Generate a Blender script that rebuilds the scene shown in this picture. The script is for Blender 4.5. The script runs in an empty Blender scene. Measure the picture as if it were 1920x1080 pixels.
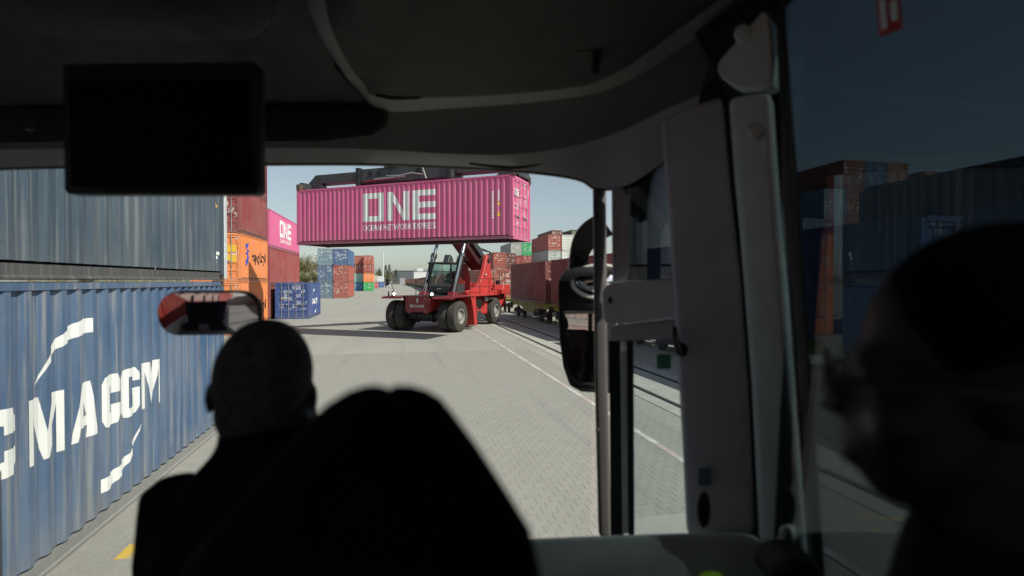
import bpy, bmesh, math, random
from mathutils import Vector, Matrix
random.seed(7)
R = math.radians
scene = bpy.context.scene
col = scene.collection

# ------------------------------------------------------------------ camera
CAMH = 2.9
YAW = R(11.92)                       # camera (and bus) heading, right of the yard axis (+Y)
cam_d = bpy.data.cameras.new('camera')
cam = bpy.data.objects.new('camera', cam_d); col.objects.link(cam)
cam.location = (0, 0, CAMH)
cam.rotation_euler = (R(90 - 0.745), 0, -YAW)
cam_d.sensor_width = 36; cam_d.lens = 18.75
cam_d.clip_start = 0.02; cam_d.clip_end = 5000
cam_d.dof.use_dof = True; cam_d.dof.focus_distance = 22; cam_d.dof.aperture_fstop = 1.9
scene.camera = cam

# ------------------------------------------------------------------ world, sun, exposure
SUN_AZ, SUN_EL = R(48), R(44)        # azimuth from -Y (behind the bus) towards +X
world = bpy.data.worlds.new('World'); scene.world = world
world.use_nodes = True
wn = world.node_tree.nodes; wl = world.node_tree.links
sky = wn.new('ShaderNodeTexSky'); sky.sky_type = 'NISHITA'; sky.sun_disc = False
sky.sun_elevation = SUN_EL
sky.sun_rotation = math.pi - SUN_AZ  # measured clockwise from +Y
sky.altitude = 0; sky.air_density = 1.0; sky.dust_density = 1.0; sky.ozone_density = 1.0
bg = wn['Background']; bg.inputs['Strength'].default_value = 0.122
hs_ = wn.new('ShaderNodeHueSaturation'); hs_.inputs['Saturation'].default_value = 0.58; hs_.inputs['Value'].default_value = 0.67
wl.new(sky.outputs[0], hs_.inputs['Color']); wl.new(hs_.outputs[0], bg.inputs['Color'])
sd = bpy.data.lights.new('sun', 'SUN'); sd.energy = 4.0; sd.angle = R(0.53); sd.color = (1, 0.935, 0.83)
sun = bpy.data.objects.new('sun', sd); col.objects.link(sun)
sun_dir = Vector((math.sin(SUN_AZ) * math.cos(SUN_EL), -math.cos(SUN_AZ) * math.cos(SUN_EL), math.sin(SUN_EL)))
sun.rotation_euler = sun_dir.to_track_quat('Z', 'Y').to_euler()
sun.location = (30, -30, 40)
vs = scene.view_settings
vs.view_transform = 'Standard'; vs.look = 'None'; vs.exposure = 0.47; vs.gamma = 1; vs.use_curve_mapping = False
scene.cycles.use_denoising = True
scene.cycles.max_bounces = 8
scene.cycles.transparent_max_bounces = 16
scene.cycles.caustics_reflective = False
scene.cycles.sample_clamp_indirect = 4

# ------------------------------------------------------------------ mesh helpers
class MB:
    def __init__(s): s.v = []; s.f = []
    def add(s, vs, fs):
        o = len(s.v); s.v += [tuple(p) for p in vs]; s.f += [tuple(i + o for i in f) for f in fs]; return s
    def box(s, x0, x1, y0, y1, z0, z1):
        return s.add([(x0,y0,z0),(x1,y0,z0),(x1,y1,z0),(x0,y1,z0),(x0,y0,z1),(x1,y0,z1),(x1,y1,z1),(x0,y1,z1)],
                     [(0,3,2,1),(4,5,6,7),(0,1,5,4),(1,2,6,5),(2,3,7,6),(3,0,4,7)])
    def beam(s, p0, p1, w, h, up=(0,0,1)):
        p0 = Vector(p0); p1 = Vector(p1); d = (p1-p0).normalized()
        r = d.cross(Vector(up)).normalized(); u = r.cross(d)
        vs = []
        for p in (p0, p1):
            for a, b in ((-1,-1),(1,-1),(1,1),(-1,1)): vs.append(p + r*(a*w/2) + u*(b*h/2))
        return s.add(vs, [(0,1,2,3),(7,6,5,4),(0,4,5,1),(1,5,6,2),(2,6,7,3),(3,7,4,0)])
    def cyl(s, p0, p1, r0, r1=None, n=12):
        r1 = r0 if r1 is None else r1
        p0 = Vector(p0); p1 = Vector(p1); d = (p1-p0).normalized()
        a = d.orthogonal().normalized(); b = d.cross(a)
        vs = [p + (a*math.cos(t) + b*math.sin(t))*r for p, r in ((p0,r0),(p1,r1)) for t in [2*math.pi*i/n for i in range(n)]]
        fs = [(i, (i+1)%n, n+(i+1)%n, n+i) for i in range(n)] + [tuple(range(n-1,-1,-1)), tuple(range(n,2*n))]
        return s.add(vs, fs)
    def tube(s, pts, r, n=8):
        pts = [Vector(p) for p in pts]; rings = []
        a = None
        for i, p in enumerate(pts):
            d = (pts[min(i+1,len(pts)-1)] - pts[max(i-1,0)]).normalized()
            a = d.orthogonal().normalized() if a is None else (a - d*a.dot(d)).normalized()
            b = d.cross(a); rr = r[i] if isinstance(r, (list, tuple)) else r
            rings.append([p + (a*math.cos(2*math.pi*k/n) + b*math.sin(2*math.pi*k/n))*rr for k in range(n)])
        return s.loft(rings)
    def loft(s, rings, caps=True):
        n = len(rings[0]); m = len(rings)
        vs = [p for r in rings for p in r]
        fs = [(i*n+k, i*n+(k+1)%n, (i+1)*n+(k+1)%n, (i+1)*n+k) for i in range(m-1) for k in range(n)]
        if caps: fs += [tuple(range(n-1,-1,-1)), tuple(range((m-1)*n, m*n))]
        return s.add(vs, fs)
    def lathe(s, c, axis, prof, n=24, caps=True):
        """prof: (distance along axis, radius)"""
        c = Vector(c); d = Vector(axis).normalized(); a = d.orthogonal().normalized(); b = d.cross(a)
        return s.loft([[c + d*t + (a*math.cos(2*math.pi*k/n)+b*math.sin(2*math.pi*k/n))*r for k in range(n)] for t, r in prof], caps)
    def prism(s, pts, lo, hi, axis='x'):
        """extrude a 2D outline: axis x -> pts are (y,z), y -> (x,z), z -> (x,y)"""
        def mk(p, t): return {'x': (t,p[0],p[1]), 'y': (p[0],t,p[1]), 'z': (p[0],p[1],t)}[axis]
        n = len(pts)
        return s.add([mk(p,lo) for p in pts] + [mk(p,hi) for p in pts],
                     [tuple(range(n-1,-1,-1)), tuple(range(n,2*n))] + [(i,(i+1)%n,n+(i+1)%n,n+i) for i in range(n)])
    def grid(s, rows):
        n = len(rows[0])
        return s.add([p for r in rows for p in r], [(i*n+k, i*n+k+1, (i+1)*n+k+1, (i+1)*n+k) for i in range(len(rows)-1) for k in range(n-1)])
    def slab(s, rows, off):
        """closed sheet: grid rows plus a copy moved by off"""
        off = Vector(off); n = len(rows[0]); m = len(rows)
        A = [Vector(p) for r in rows for p in r]; B = [p + off for p in A]; N = n*m
        fs = [(i*n+k, i*n+k+1, (i+1)*n+k+1, (i+1)*n+k) for i in range(m-1) for k in range(n-1)]
        fs += [tuple(N+j for j in reversed(f)) for f in list(fs)]
        loop = [k for k in range(n)] + [i*n+n-1 for i in range(1,m)] + [(m-1)*n+k for k in range(n-2,-1,-1)] + [i*n for i in range(m-2,0,-1)]
        L = len(loop)
        fs += [(loop[(i+1)%L], loop[i], N+loop[i], N+loop[(i+1)%L]) for i in range(L)]
        return s.add(A + B, fs)
    def ell(s, c, r, nu=16, nv=10, rot=None):
        c = Vector(c); rings = []
        for j in range(1, nv):
            ph = math.pi*j/nv
            rings.append([Vector((math.sin(ph)*math.cos(2*math.pi*i/nu)*r[0], math.sin(ph)*math.sin(2*math.pi*i/nu)*r[1], -math.cos(ph)*r[2])) for i in range(nu)])
        top = Vector((0,0,r[2])); bot = Vector((0,0,-r[2]))
        pts = [p for q in rings for p in q] + [bot, top]
        if rot is not None: pts = [rot @ p for p in pts]
        n = nu; m = nv-1
        fs = [(i*n+k, i*n+(k+1)%n, (i+1)*n+(k+1)%n, (i+1)*n+k) for i in range(m-1) for k in range(n)]
        fs += [(n*m, (k+1)%n, k) for k in range(n)] + [(n*m+1, (m-1)*n+k, (m-1)*n+(k+1)%n) for k in range(n)]
        return s.add([c+p for p in pts], fs)
    def xf(s, M):
        s.v = [tuple(M @ Vector(p)) for p in s.v]; return s
    def mesh(s, name, smooth=False, bevel=0, seg=1, weld=False, angle=40):
        me = bpy.data.meshes.new(name)
        me.from_pydata(s.v, [], s.f)
        bm = bmesh.new(); bm.from_mesh(me)
        if weld: bmesh.ops.remove_doubles(bm, verts=bm.verts, dist=1e-5)
        bmesh.ops.recalc_face_normals(bm, faces=bm.faces)
        if bevel:
            es = [e for e in bm.edges if len(e.link_faces) == 2 and e.calc_face_angle(0) > R(30)]
            bmesh.ops.bevel(bm, geom=es, offset=bevel, segments=seg, affect='EDGES', clamp_overlap=True, profile=0.5)
        bm.to_mesh(me); bm.free()
        if smooth or (bevel and seg > 1):
            for p in me.polygons: p.use_smooth = True
            me.set_sharp_from_angle(angle=R(angle))
        me.update()
        return me
    def build(s, name, mat, parent=None, **k):
        color = k.pop('color', None)
        return put(name, s.mesh(name, **k), mat, parent, color)

def put(name, me, mat, parent=None, color=None):
    o = bpy.data.objects.new(name, me); col.objects.link(o)
    if mat is not None:
        if not me.materials: me.materials.append(mat)
        elif me.materials[0] is not mat:
            o.material_slots[0].link = 'OBJECT'; o.material_slots[0].material = mat
    if parent is not None: o.parent = parent
    if color is not None: o.color = (*color, 1)
    return o

def tag(o, label=None, cat=None, group=None, kind=None):
    if label: o['label'] = label
    if cat: o['category'] = cat
    if group: o['group'] = group
    if kind: o['kind'] = kind
    return o

def empty(name, loc=(0,0,0), rz=0, parent=None):
    o = bpy.data.objects.new(name, None); col.objects.link(o)
    o.location = loc; o.rotation_euler = (0,0,rz); o.empty_display_size = 0.2
    if parent is not None: o.parent = parent
    return o

def thing(name, label, cat, loc=(0,0,0), rz=0, group=None):
    return tag(empty(name, loc, rz), label, cat, group)

def copy_tree(o, parent=None):
    c = o.copy(); col.objects.link(c); c.parent = parent
    for ch in list(o.children): copy_tree(ch, c)
    return c

def gpt(px, py, D=None):
    """a point of the place: picture position -> world; on the ground when no distance is given"""
    if D is None: D = CAMH*1000/(py-527)
    xc = (px-960)/1000*D
    return Vector((xc*math.cos(YAW)+D*math.sin(YAW), -xc*math.sin(YAW)+D*math.cos(YAW), CAMH+(527-py)/1000*D))

# ------------------------------------------------------------------ materials
def new_mat(name):
    m = bpy.data.materials.new(name); m.use_nodes = True
    nt = m.node_tree; return m, nt, nt.nodes, nt.links, nt.nodes['Principled BSDF']
def N(nt, t, **k):
    n = nt.nodes.new(t)
    for a, v in k.items():
        if a in n.inputs.keys(): n.inputs[a].default_value = v
        else: setattr(n, a, v)
    return n
def mixc(nt, fac, a, b, mode='MIX'):
    n = nt.nodes.new('ShaderNodeMix'); n.data_type = 'RGBA'; n.blend_type = mode
    for k, v in (('Factor', fac), ('A', a), ('B', b)):
        i = [x for x in n.inputs if x.name == k and (x.type == ('VALUE' if k == 'Factor' else 'RGBA'))][0]
        if isinstance(v, (int, float)): i.default_value = v
        elif isinstance(v, tuple): i.default_value = (*v[:3], 1)
        else: nt.links.new(v, i)
    return [x for x in n.outputs if x.type == 'RGBA'][0]
def math_n(nt, op, a, b=None, c=None, clamp=False):
    n = nt.nodes.new('ShaderNodeMath'); n.operation = op; n.use_clamp = clamp
    for i, v in enumerate((a, b, c)):
        if v is None: continue
        if isinstance(v, (int, float)): n.inputs[i].default_value = v
        else: nt.links.new(v, n.inputs[i])
    return n.outputs[0]
def ramp(nt, src, lo, hi, a=0.0, b=1.0):
    n = nt.nodes.new('ShaderNodeMapRange'); n.inputs['From Min'].default_value = lo; n.inputs['From Max'].default_value = hi
    n.inputs['To Min'].default_value = a; n.inputs['To Max'].default_value = b
    nt.links.new(src, n.inputs['Value']); return n.outputs[0]
def noise(nt, vec, scale, detail=4, rough=0.55):
    n = nt.nodes.new('ShaderNodeTexNoise'); n.inputs['Scale'].default_value = scale
    n.inputs['Detail'].default_value = detail; n.inputs['Roughness'].default_value = rough
    if vec is not None: nt.links.new(vec, n.inputs['Vector'])
    return n.outputs['Fac']
def mapped(nt, vec, scale=(1,1,1)):
    n = nt.nodes.new('ShaderNodeMapping'); n.inputs['Scale'].default_value = scale
    nt.links.new(vec, n.inputs['Vector']); return n.outputs[0]
def bump(nt, b, h, strength=0.3, dist=0.01):
    n = nt.nodes.new('ShaderNodeBump'); n.inputs['Strength'].default_value = strength; n.inputs['Distance'].default_value = dist
    nt.links.new(h, n.inputs['Height']); nt.links.new(n.outputs[0], b.inputs['Normal'])

def basic(name, c, rough=0.5, metal=0.0, var=0.15, scale=6, bmp=0.0, bscale=60, spec=0.5):
    m, nt, nn, ll, b = new_mat(name)
    tc = N(nt, 'ShaderNodeTexCoord').outputs['Object']
    f = noise(nt, tc, scale)
    d = tuple(x*(1-var) for x in c); l = tuple(min(1, x*(1+var)) for x in c)
    ll.new(mixc(nt, ramp(nt, f, 0.3, 0.7), d, l), b.inputs['Base Color'])
    r = ramp(nt, noise(nt, tc, scale*3), 0.3, 0.7, max(0.02, rough-0.08), min(1, rough+0.08)); ll.new(r, b.inputs['Roughness'])
    b.inputs['Metallic'].default_value = metal
    b.inputs['Specular IOR Level'].default_value = spec
    if bmp: bump(nt, b, noise(nt, tc, bscale), bmp, 0.004)
    return m

def paint_mat(name, weather=0.3, prints=False, streak=0.35):
    """container paint: the object's own colour, faded, with vertical run marks, rust and grime"""
    m, nt, nn, ll, b = new_mat(name)
    oi = N(nt, 'ShaderNodeObjectInfo')
    tc = N(nt, 'ShaderNodeTexCoord').outputs['Object']
    va = nn.new('ShaderNodeVectorMath'); va.operation = 'ADD'
    cx = nn.new('ShaderNodeCombineXYZ')
    r100 = math_n(nt, 'MULTIPLY', oi.outputs['Random'], 100.0)
    ll.new(r100, cx.inputs[0]); ll.new(r100, cx.inputs[1])
    ll.new(tc, va.inputs[0]); ll.new(cx.outputs[0], va.inputs[1])
    v = va.outputs[0]
    base = oi.outputs['Color']
    big = ramp(nt, noise(nt, v, 0.7), 0.3, 0.75)
    fade = mixc(nt, math_n(nt, 'MULTIPLY', big, 0.22*weather/0.3), base, (0.42, 0.43, 0.43))
    st = noise(nt, mapped(nt, v, (9, 9, 0.35)), 1.6, 5, 0.6)
    stm = math_n(nt, 'MULTIPLY', ramp(nt, st, 0.5, 0.72), streak)
    c1 = mixc(nt, stm, fade, (0.30, 0.29, 0.27))
    st2 = noise(nt, mapped(nt, v, (14, 14, 0.25)), 1.3, 5, 0.65)
    c2 = mixc(nt, math_n(nt, 'MULTIPLY', ramp(nt, st2, 0.60, 0.74), streak*1.3), c1, (0.13, 0.055, 0.03))
    sp = noise(nt, v, 11, 6, 0.7)
    c3 = mixc(nt, math_n(nt, 'MULTIPLY', ramp(nt, sp, 0.66, 0.72), weather*1.6, clamp=True), c2, (0.12, 0.045, 0.02))
    # grime splashed up the lowest part
    sx = nn.new('ShaderNodeSeparateXYZ'); ll.new(tc, sx.inputs[0])
    low = ramp(nt, math_n(nt, 'ADD', sx.outputs[2], math_n(nt, 'MULTIPLY', noise(nt, v, 2.2), 0.8)), 0.9, 0.45)
    c4 = mixc(nt, math_n(nt, 'MULTIPLY', low, 0.9*weather, clamp=True), c3, (0.26, 0.23, 0.18))
    out = c4
    if prints:
        # rows of small stencilled marks, too small to read
        def cell(a, s): return math_n(nt, 'FLOOR', math_n(nt, 'MULTIPLY', a, s))
        cc = nn.new('ShaderNodeCombineXYZ')
        ll.new(cell(sx.outputs[0], 38), cc.inputs[0]); ll.new(cell(sx.outputs[2], 17), cc.inputs[1]); ll.new(r100, cc.inputs[2])
        wnz = nn.new('ShaderNodeTexWhiteNoise'); ll.new(cc.outputs[0], wnz.inputs['Vector'])
        cb = nn.new('ShaderNodeCombineXYZ')
        ll.new(cell(sx.outputs[0], 3.2), cb.inputs[0]); ll.new(cell(sx.outputs[2], 3.6), cb.inputs[1]); ll.new(r100, cb.inputs[2])
        wb = nn.new('ShaderNodeTexWhiteNoise'); ll.new(cb.outputs[0], wb.inputs['Vector'])
        fr = math_n(nt, 'FRACT', math_n(nt, 'MULTIPLY', sx.outputs[2], 17.0))
        row = math_n(nt, 'LESS_THAN', fr, 0.62)
        msk = math_n(nt, 'MULTIPLY', math_n(nt, 'MULTIPLY', math_n(nt, 'GREATER_THAN', wnz.outputs[0], 0.42), math_n(nt, 'GREATER_THAN', wb.outputs[0], 0.74)), row)
        up = math_n(nt, 'GREATER_THAN', sx.outputs[2], 0.75)
        out = mixc(nt, math_n(nt, 'MULTIPLY', math_n(nt, 'MULTIPLY', msk, up), 0.85), c4, (0.72, 0.72, 0.7))
    ll.new(out, b.inputs['Base Color'])
    ll.new(ramp(nt, sp, 0.3, 0.8, 0.42, 0.75), b.inputs['Roughness'])
    bump(nt, b, noise(nt, v, 5, 3), 0.25, 0.006)
    return m

def dirty(name, c, rough):
    m, nt, nn, ll, b = new_mat(name)
    tc = N(nt, 'ShaderNodeTexCoord').outputs['Object']
    c1 = mixc(nt, ramp(nt, noise(nt, tc, 1.2, 5), 0.35, 0.75, 0, .35), c, tuple(x*.6+.03 for x in c))
    c2 = mixc(nt, ramp(nt, noise(nt, mapped(nt, tc, (6,6,.8)), 1.5, 6, .7), 0.52, 0.72, 0, .45), c1, (0.10, 0.075, 0.06))
    c3 = mixc(nt, ramp(nt, noise(nt, tc, 9, 6, .75), 0.62, 0.70, 0, .5), c2, (0.035, 0.028, 0.025))
    ll.new(c3, b.inputs['Base Color'])
    ll.new(ramp(nt, noise(nt, tc, 4, 5), .3, .7, rough-.1, rough+.2), b.inputs['Roughness'])
    bump(nt, b, noise(nt, tc, 7, 3), .2, .004)
    return m

def glass_mat(name, tint, refl, tintc=(1,1,1)):
    m, nt, nn, ll, b = new_mat(name)
    nn.remove(b)
    tr = N(nt, 'ShaderNodeBsdfTransparent'); tr.inputs[0].default_value = (tint*tintc[0], tint*tintc[1], tint*tintc[2], 1)
    gl = N(nt, 'ShaderNodeBsdfGlossy'); gl.inputs['Roughness'].default_value = 0.0
    gl.inputs[0].default_value = (0.9, 0.95, 0.97, 1)
    lw = N(nt, 'ShaderNodeFresnel'); lw.inputs['IOR'].default_value = 1.45
    f = math_n(nt, 'MULTIPLY', lw.outputs[0], refl)
    mx = N(nt, 'ShaderNodeMixShader'); ll.new(f, mx.inputs[0]); ll.new(tr.outputs[0], mx.inputs[1]); ll.new(gl.outputs[0], mx.inputs[2])
    ll.new(mx.outputs[0], nn['Material Output'].inputs['Surface'])
    return m

M = {}
M['paint'] = paint_mat('container_paint', 0.20, streak=0.20)
M['door'] = paint_mat('container_door_paint', 0.16, prints=True, streak=0.12)
M['worn'] = paint_mat('worn_container_paint', 0.34, streak=0.66)
M['worn2'] = paint_mat('faded_container_paint', 0.14, streak=0.42)
M['casting'] = basic('corner_casting_steel', (0.11, 0.075, 0.055), 0.75, 0.2, 0.35, 14, 0.3)
M['bar'] = basic('galvanised_bar', (0.45, 0.44, 0.42), 0.45, 0.5, 0.2)
M['under'] = basic('container_underside', (0.035, 0.03, 0.03), 0.85)
M['white'] = basic('white_print', (0.74, 0.75, 0.73), 0.6, var=0.06, scale=3)
M['blackprint'] = basic('black_print', (0.02, 0.02, 0.02), 0.6)
M['blueprint'] = basic('blue_print', (0.05, 0.08, 0.42), 0.6)
M['yellow'] = basic('yellow_print', (0.75, 0.45, 0.04), 0.6)
M['rubber'] = basic('tyre_rubber', (0.06, 0.056, 0.05), 0.85, var=0.3, scale=9, bmp=0.3, spec=0.25)
M['rim'] = basic('rim_paint', (0.32, 0.31, 0.29), 0.5, var=0.25)
M['red'] = dirty('machine_red', (0.52, 0.045, 0.042), 0.42)
M['dred'] = dirty('machine_dark_red', (0.17, 0.014, 0.02), 0.5)
M['black'] = basic('black_steel', (0.02, 0.021, 0.023), 0.45, 0.2, 0.25)
M['dgrey'] = basic('dark_grey_steel', (0.045, 0.052, 0.056), 0.5, 0.1, 0.2)
M['chrome'] = basic('chrome_rod', (0.75, 0.76, 0.78), 0.16, 1.0, 0.03)
M['steel'] = basic('worn_steel', (0.30, 0.29, 0.28), 0.4, 0.8, 0.2)
M['grey'] = basic('grey_steel', (0.22, 0.23, 0.24), 0.55, 0.2, 0.15)
M['mast'] = basic('mast_paint', (0.55, 0.57, 0.58), 0.5)
M['bark'] = basic('bark', (0.11, 0.085, 0.06), 0.9, var=0.3)
M['wagon'] = basic('wagon_yellow_green', (0.28, 0.30, 0.07), 0.7, var=0.35, scale=3)
M['wagondark'] = basic('wagon_running_gear', (0.03, 0.027, 0.025), 0.8, var=0.3)
def lamp_mat():
    m, nt, nn, ll, b = new_mat('lit_lamp'); b.inputs['Emission Color'].default_value = (1, 0.97, 0.9, 1); b.inputs['Emission Strength'].default_value = 4
    return m
M['lamp'] = lamp_mat()
M['wind'] = glass_mat('windscreen_glass', 0.97, 0.12, (0.97, 1.0, 0.99))
M['doortint'] = glass_mat('tinted_door_glass', 0.34, 3.5, (0.95, 0.97, 1.0))
M['doorglass'] = glass_mat('door_glass', 0.88, 0.7, (0.93, 1.0, 0.99))
M['tint'] = glass_mat('tinted_side_glass', 0.27, 0.40, (0.86, 1.0, 1.06))
M['leftglass'] = glass_mat('left_side_glass', 0.92, 0.5)
M['cabglass'] = glass_mat('cab_glass', 0.93, 0.5, (0.9, 1, 0.98))
# ------------------------------------------------------------------ ground
def ground_mat():
    m, nt, nn, ll, b = new_mat('yard_paving')
    tc = N(nt, 'ShaderNodeTexCoord').outputs['Object']
    br = nn.new('ShaderNodeTexBrick'); br.inputs['Scale'].default_value = 1.0
    br.inputs['Brick Width'].default_value = 0.2; br.inputs['Row Height'].default_value = 0.165
    br.inputs['Mortar Size'].default_value = 0.006; br.inputs['Mortar Smooth'].default_value = 0.3
    br.inputs['Color1'].default_value = (0.325, 0.313, 0.286, 1); br.inputs['Color2'].default_value = (0.355, 0.342, 0.312, 1); br.inputs['Mortar'].default_value = (0.27, 0.26, 0.235, 1)
    ll.new(tc, br.inputs['Vector'])
    p = noise(nt, tc, 0.16, 5); p2 = noise(nt, mapped(nt, tc, (1.2, 0.06, 1)), 1.0, 4)
    sp = noise(nt, tc, 90, 2, 0.8)
    c = mixc(nt, ramp(nt, p, 0.35, 0.7, 0.0, 0.5), br.outputs['Color'], (0.42, 0.402, 0.365))
    c = mixc(nt, ramp(nt, p2, 0.5, 0.75, 0.0, 0.4), c, (0.235, 0.23, 0.215))
    c = mixc(nt, ramp(nt, sp, 0.35, 0.65, 0.0, 0.35), c, (0.2, 0.195, 0.18))
    ll.new(c, b.inputs['Base Color']); b.inputs['Roughness'].default_value = 0.85; b.inputs['Specular IOR Level'].default_value = 0.25
    bump(nt, b, sp, 0.4, 0.004)
    return m
def paver_mat():
    m, nt, nn, ll, b = new_mat('concrete_paver')
    geo = N(nt, 'ShaderNodeNewGeometry'); oi = N(nt, 'ShaderNodeObjectInfo')
    pos = geo.outputs['Position']
    rnd = math_n(nt, 'FRACT', math_n(nt, 'ADD', geo.outputs['Random Per Island'], oi.outputs['Random']))
    c = mixc(nt, rnd, (0.322, 0.309, 0.282), (0.352, 0.338, 0.308))
    sp = noise(nt, pos, 85, 3, 0.8)
    c = mixc(nt, ramp(nt, sp, 0.32, 0.68, 0.0, 0.55), c, (0.16, 0.157, 0.147))
    sp2 = noise(nt, pos, 140, 1, 0.5)
    c = mixc(nt, ramp(nt, sp2, 0.62, 0.72, 0.0, 0.7), c, (0.55, 0.54, 0.50))
    p = noise(nt, pos, 0.5, 5)
    c = mixc(nt, ramp(nt, p, 0.45, 0.75, 0.0, 0.35), c, (0.27, 0.258, 0.23))
    tr = noise(nt, mapped(nt, pos, (1.6, 0.07, 1)), 1.0, 5, .6)
    c = mixc(nt, ramp(nt, tr, 0.54, 0.72, 0.0, 0.38), c, (0.17, 0.165, 0.155))
    oil = noise(nt, pos, 1.1, 3, .5)
    c = mixc(nt, ramp(nt, oil, 0.70, 0.76, 0.0, 0.55), c, (0.12, 0.115, 0.11))
    # worn yellow floor paint on the stones by the blue container
    s = nn.new('ShaderNodeSeparateXYZ'); ll.new(pos, s.inputs[0])
    def band(a, lo, hi): return math_n(nt, 'MULTIPLY', math_n(nt, 'GREATER_THAN', a, lo), math_n(nt, 'LESS_THAN', a, hi))
    yl = math_n(nt, 'MULTIPLY', band(s.outputs[0], -2.92, -1.7), math_n(nt, 'ADD', band(s.outputs[1], 6.25, 6.58), band(s.outputs[1], 6.85, 7.0), clamp=True))
    yl = math_n(nt, 'MULTIPLY', yl, ramp(nt, noise(nt, pos, 6, 5), 0.34, 0.5, 0.1, 0.9))
    c = mixc(nt, yl, c, (0.62, 0.42, 0.06))
    ll.new(c, b.inputs['Base Color']); b.inputs['Roughness'].default_value = 0.85; b.inputs['Specular IOR Level'].default_value = 0.2
    bump(nt, b, sp, 0.6, 0.003)
    return m
M['ground'] = ground_mat(); M['paver'] = paver_mat()
ground = MB().add([(-1500,-400,-0.006),(1500,-400,-0.006),(1500,2500,-0.006),(-1500,2500,-0.006)], [(0,1,2,3)]).build('ground', M['ground'])
tag(ground, kind='structure')

# interlocking bone-shaped pavers near the bus
PA, PB, PE = 0.2, 0.165, 0.011
def bone(j=0.0016, ch=0.0026):
    xs = (-.5, -.3, -.2, .2, .3, .5); fs = (1, 1, -1, -1, 1, 1)
    def out(sh):
        up = [(x*PA + (sh if x < 0 else -sh)*(abs(x) == .5), PB/2 + PE*f - sh) for x, f in zip(xs, fs)]
        return [(x, -y) for x, y in up] + [(x, y) for x, y in reversed(up)]
    a = out(j); b_ = out(j+ch); n = 12
    return ([(x, y, -0.0055) for x, y in a] + [(x, y, -ch*0.6) for x, y in a] + [(x, y, 0) for x, y in b_],
            [(i, (i+1)%n, n+(i+1)%n, n+i) for i in range(n)] + [(n+i, n+(i+1)%n, 2*n+(i+1)%n, 2*n+i) for i in range(n)] + [tuple(range(2*n, 3*n))])
bv, bf = bone()
spots = []
yj = 3.5
row = 0
while yj < 22:
    x = -3.55 + (PA/2 if row % 2 else 0)
    while x < 5.3:
        if not (yj < 6 and x > 2.5): spots.append((x, yj))
        x += PA
    yj += PB; row += 1
def proj(x, y):
    xc = x*math.cos(YAW) - y*math.sin(YAW); D = x*math.sin(YAW) + y*math.cos(YAW)
    return 960 + 1000*xc/D, 527 + 1000*CAMH/D, D
seen = []
for i, (x, y) in enumerate(spots):
    px, py, D = proj(x, y)
    if py < 1090 and ((px < 430 and px > 90 and x > -3.38 and py > 1080-(px-90)*0.86) or (1000 < px < 1290 and py < 1015)): seen.append((D, i))
seen.sort(); near = {i for D, i in seen[:300]}
pme = MB().add(bv, bf).mesh('paver')
field = MB()
for i, (x, y) in enumerate(spots):
    dz = random.uniform(-0.0007, 0.001); tx = random.uniform(-.004, .004); ty = random.uniform(-.004, .004)
    if i in near:
        o = put('paver', pme, M['paver'], ground); o.location = (x, y, dz); o.rotation_euler = (tx, ty, random.uniform(-.012, .012))
    else:
        field.add([(x+a, y+b, c+dz+a*ty*-1+b*tx) for a, b, c in bv], bf)
pf = field.build('paver_field', M['paver'], ground); tag(pf, kind='stuff')

# crane/rail track with concrete slabs on both sides of each rail
M['slab'] = basic('concrete_slab', (0.38, 0.37, 0.34), 0.85, var=0.12, scale=1.3, bmp=0.2, spec=0.2)
track = empty('track'); tag(track, kind='structure')
def slabs(x0, x1, y0, y1, step, dark=False):
    y = y0
    while y < y1:
        e = min(y+step, y1)
        MB().box(x0, x1, y+0.008, e-0.008, -0.2, 0.006).build('slab', M['slab'], track)
        y = e
for x0, x1 in ((5.86, 6.24), (6.42, 7.68), (7.86, 8.3)): slabs(x0, x1, 4, 70, 3.0)
for x0, x1 in ((5.86, 6.24), (6.42, 7.68), (7.86, 8.3)): MB().box(x0, x1, 70.01, 420, -0.2, 0.006).build('slab', M['slab'], track)
for x in (6.28, 7.72):
    MB().box(x, x+0.068, 2, 420, -0.1, 0.012).build('rail', M['wagondark'], track)
    MB().box(x-0.036, x+0.136, 2, 420, -0.10, 0.001).build('flangeway', M['under'], track)
for x in (10.0, 11.435):
    pass
# painted kerb line: white with worn red lengths
def line_mat():
    m, nt, nn, ll, b = new_mat('line_paint')
    tc = N(nt, 'ShaderNodeTexCoord').outputs['Object']
    s = nn.new('ShaderNodeSeparateXYZ'); ll.new(tc, s.inputs[0])
    f = math_n(nt, 'FRACT', math_n(nt, 'MULTIPLY', s.outputs[1], 0.5))
    c = mixc(nt, math_n(nt, 'MULTIPLY', math_n(nt, 'LESS_THAN', f, 0.38), 0.7), (0.62, 0.61, 0.58), (0.50, 0.30, 0.26))
    w = noise(nt, tc, 7, 6, 0.7)
    c = mixc(nt, ramp(nt, w, 0.42, 0.62, 0.75, 0.0), c, (0.33, 0.32, 0.30))
    ll.new(c, b.inputs['Base Color']); b.inputs['Roughness'].default_value = 0.8
    return m
M['line'] = line_mat()
tag(MB().box(4.42, 4.54, 3.5, 120, -0.004, 0.005).build('line_marking', M['line']), kind='structure')
tag(MB().add([(5.42,14.6,0.001),(5.84,12.6,0.001),(5.38,12.4,0.001)],[(0,1,2)]).build('line_marking', M['line']), kind='structure')
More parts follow.
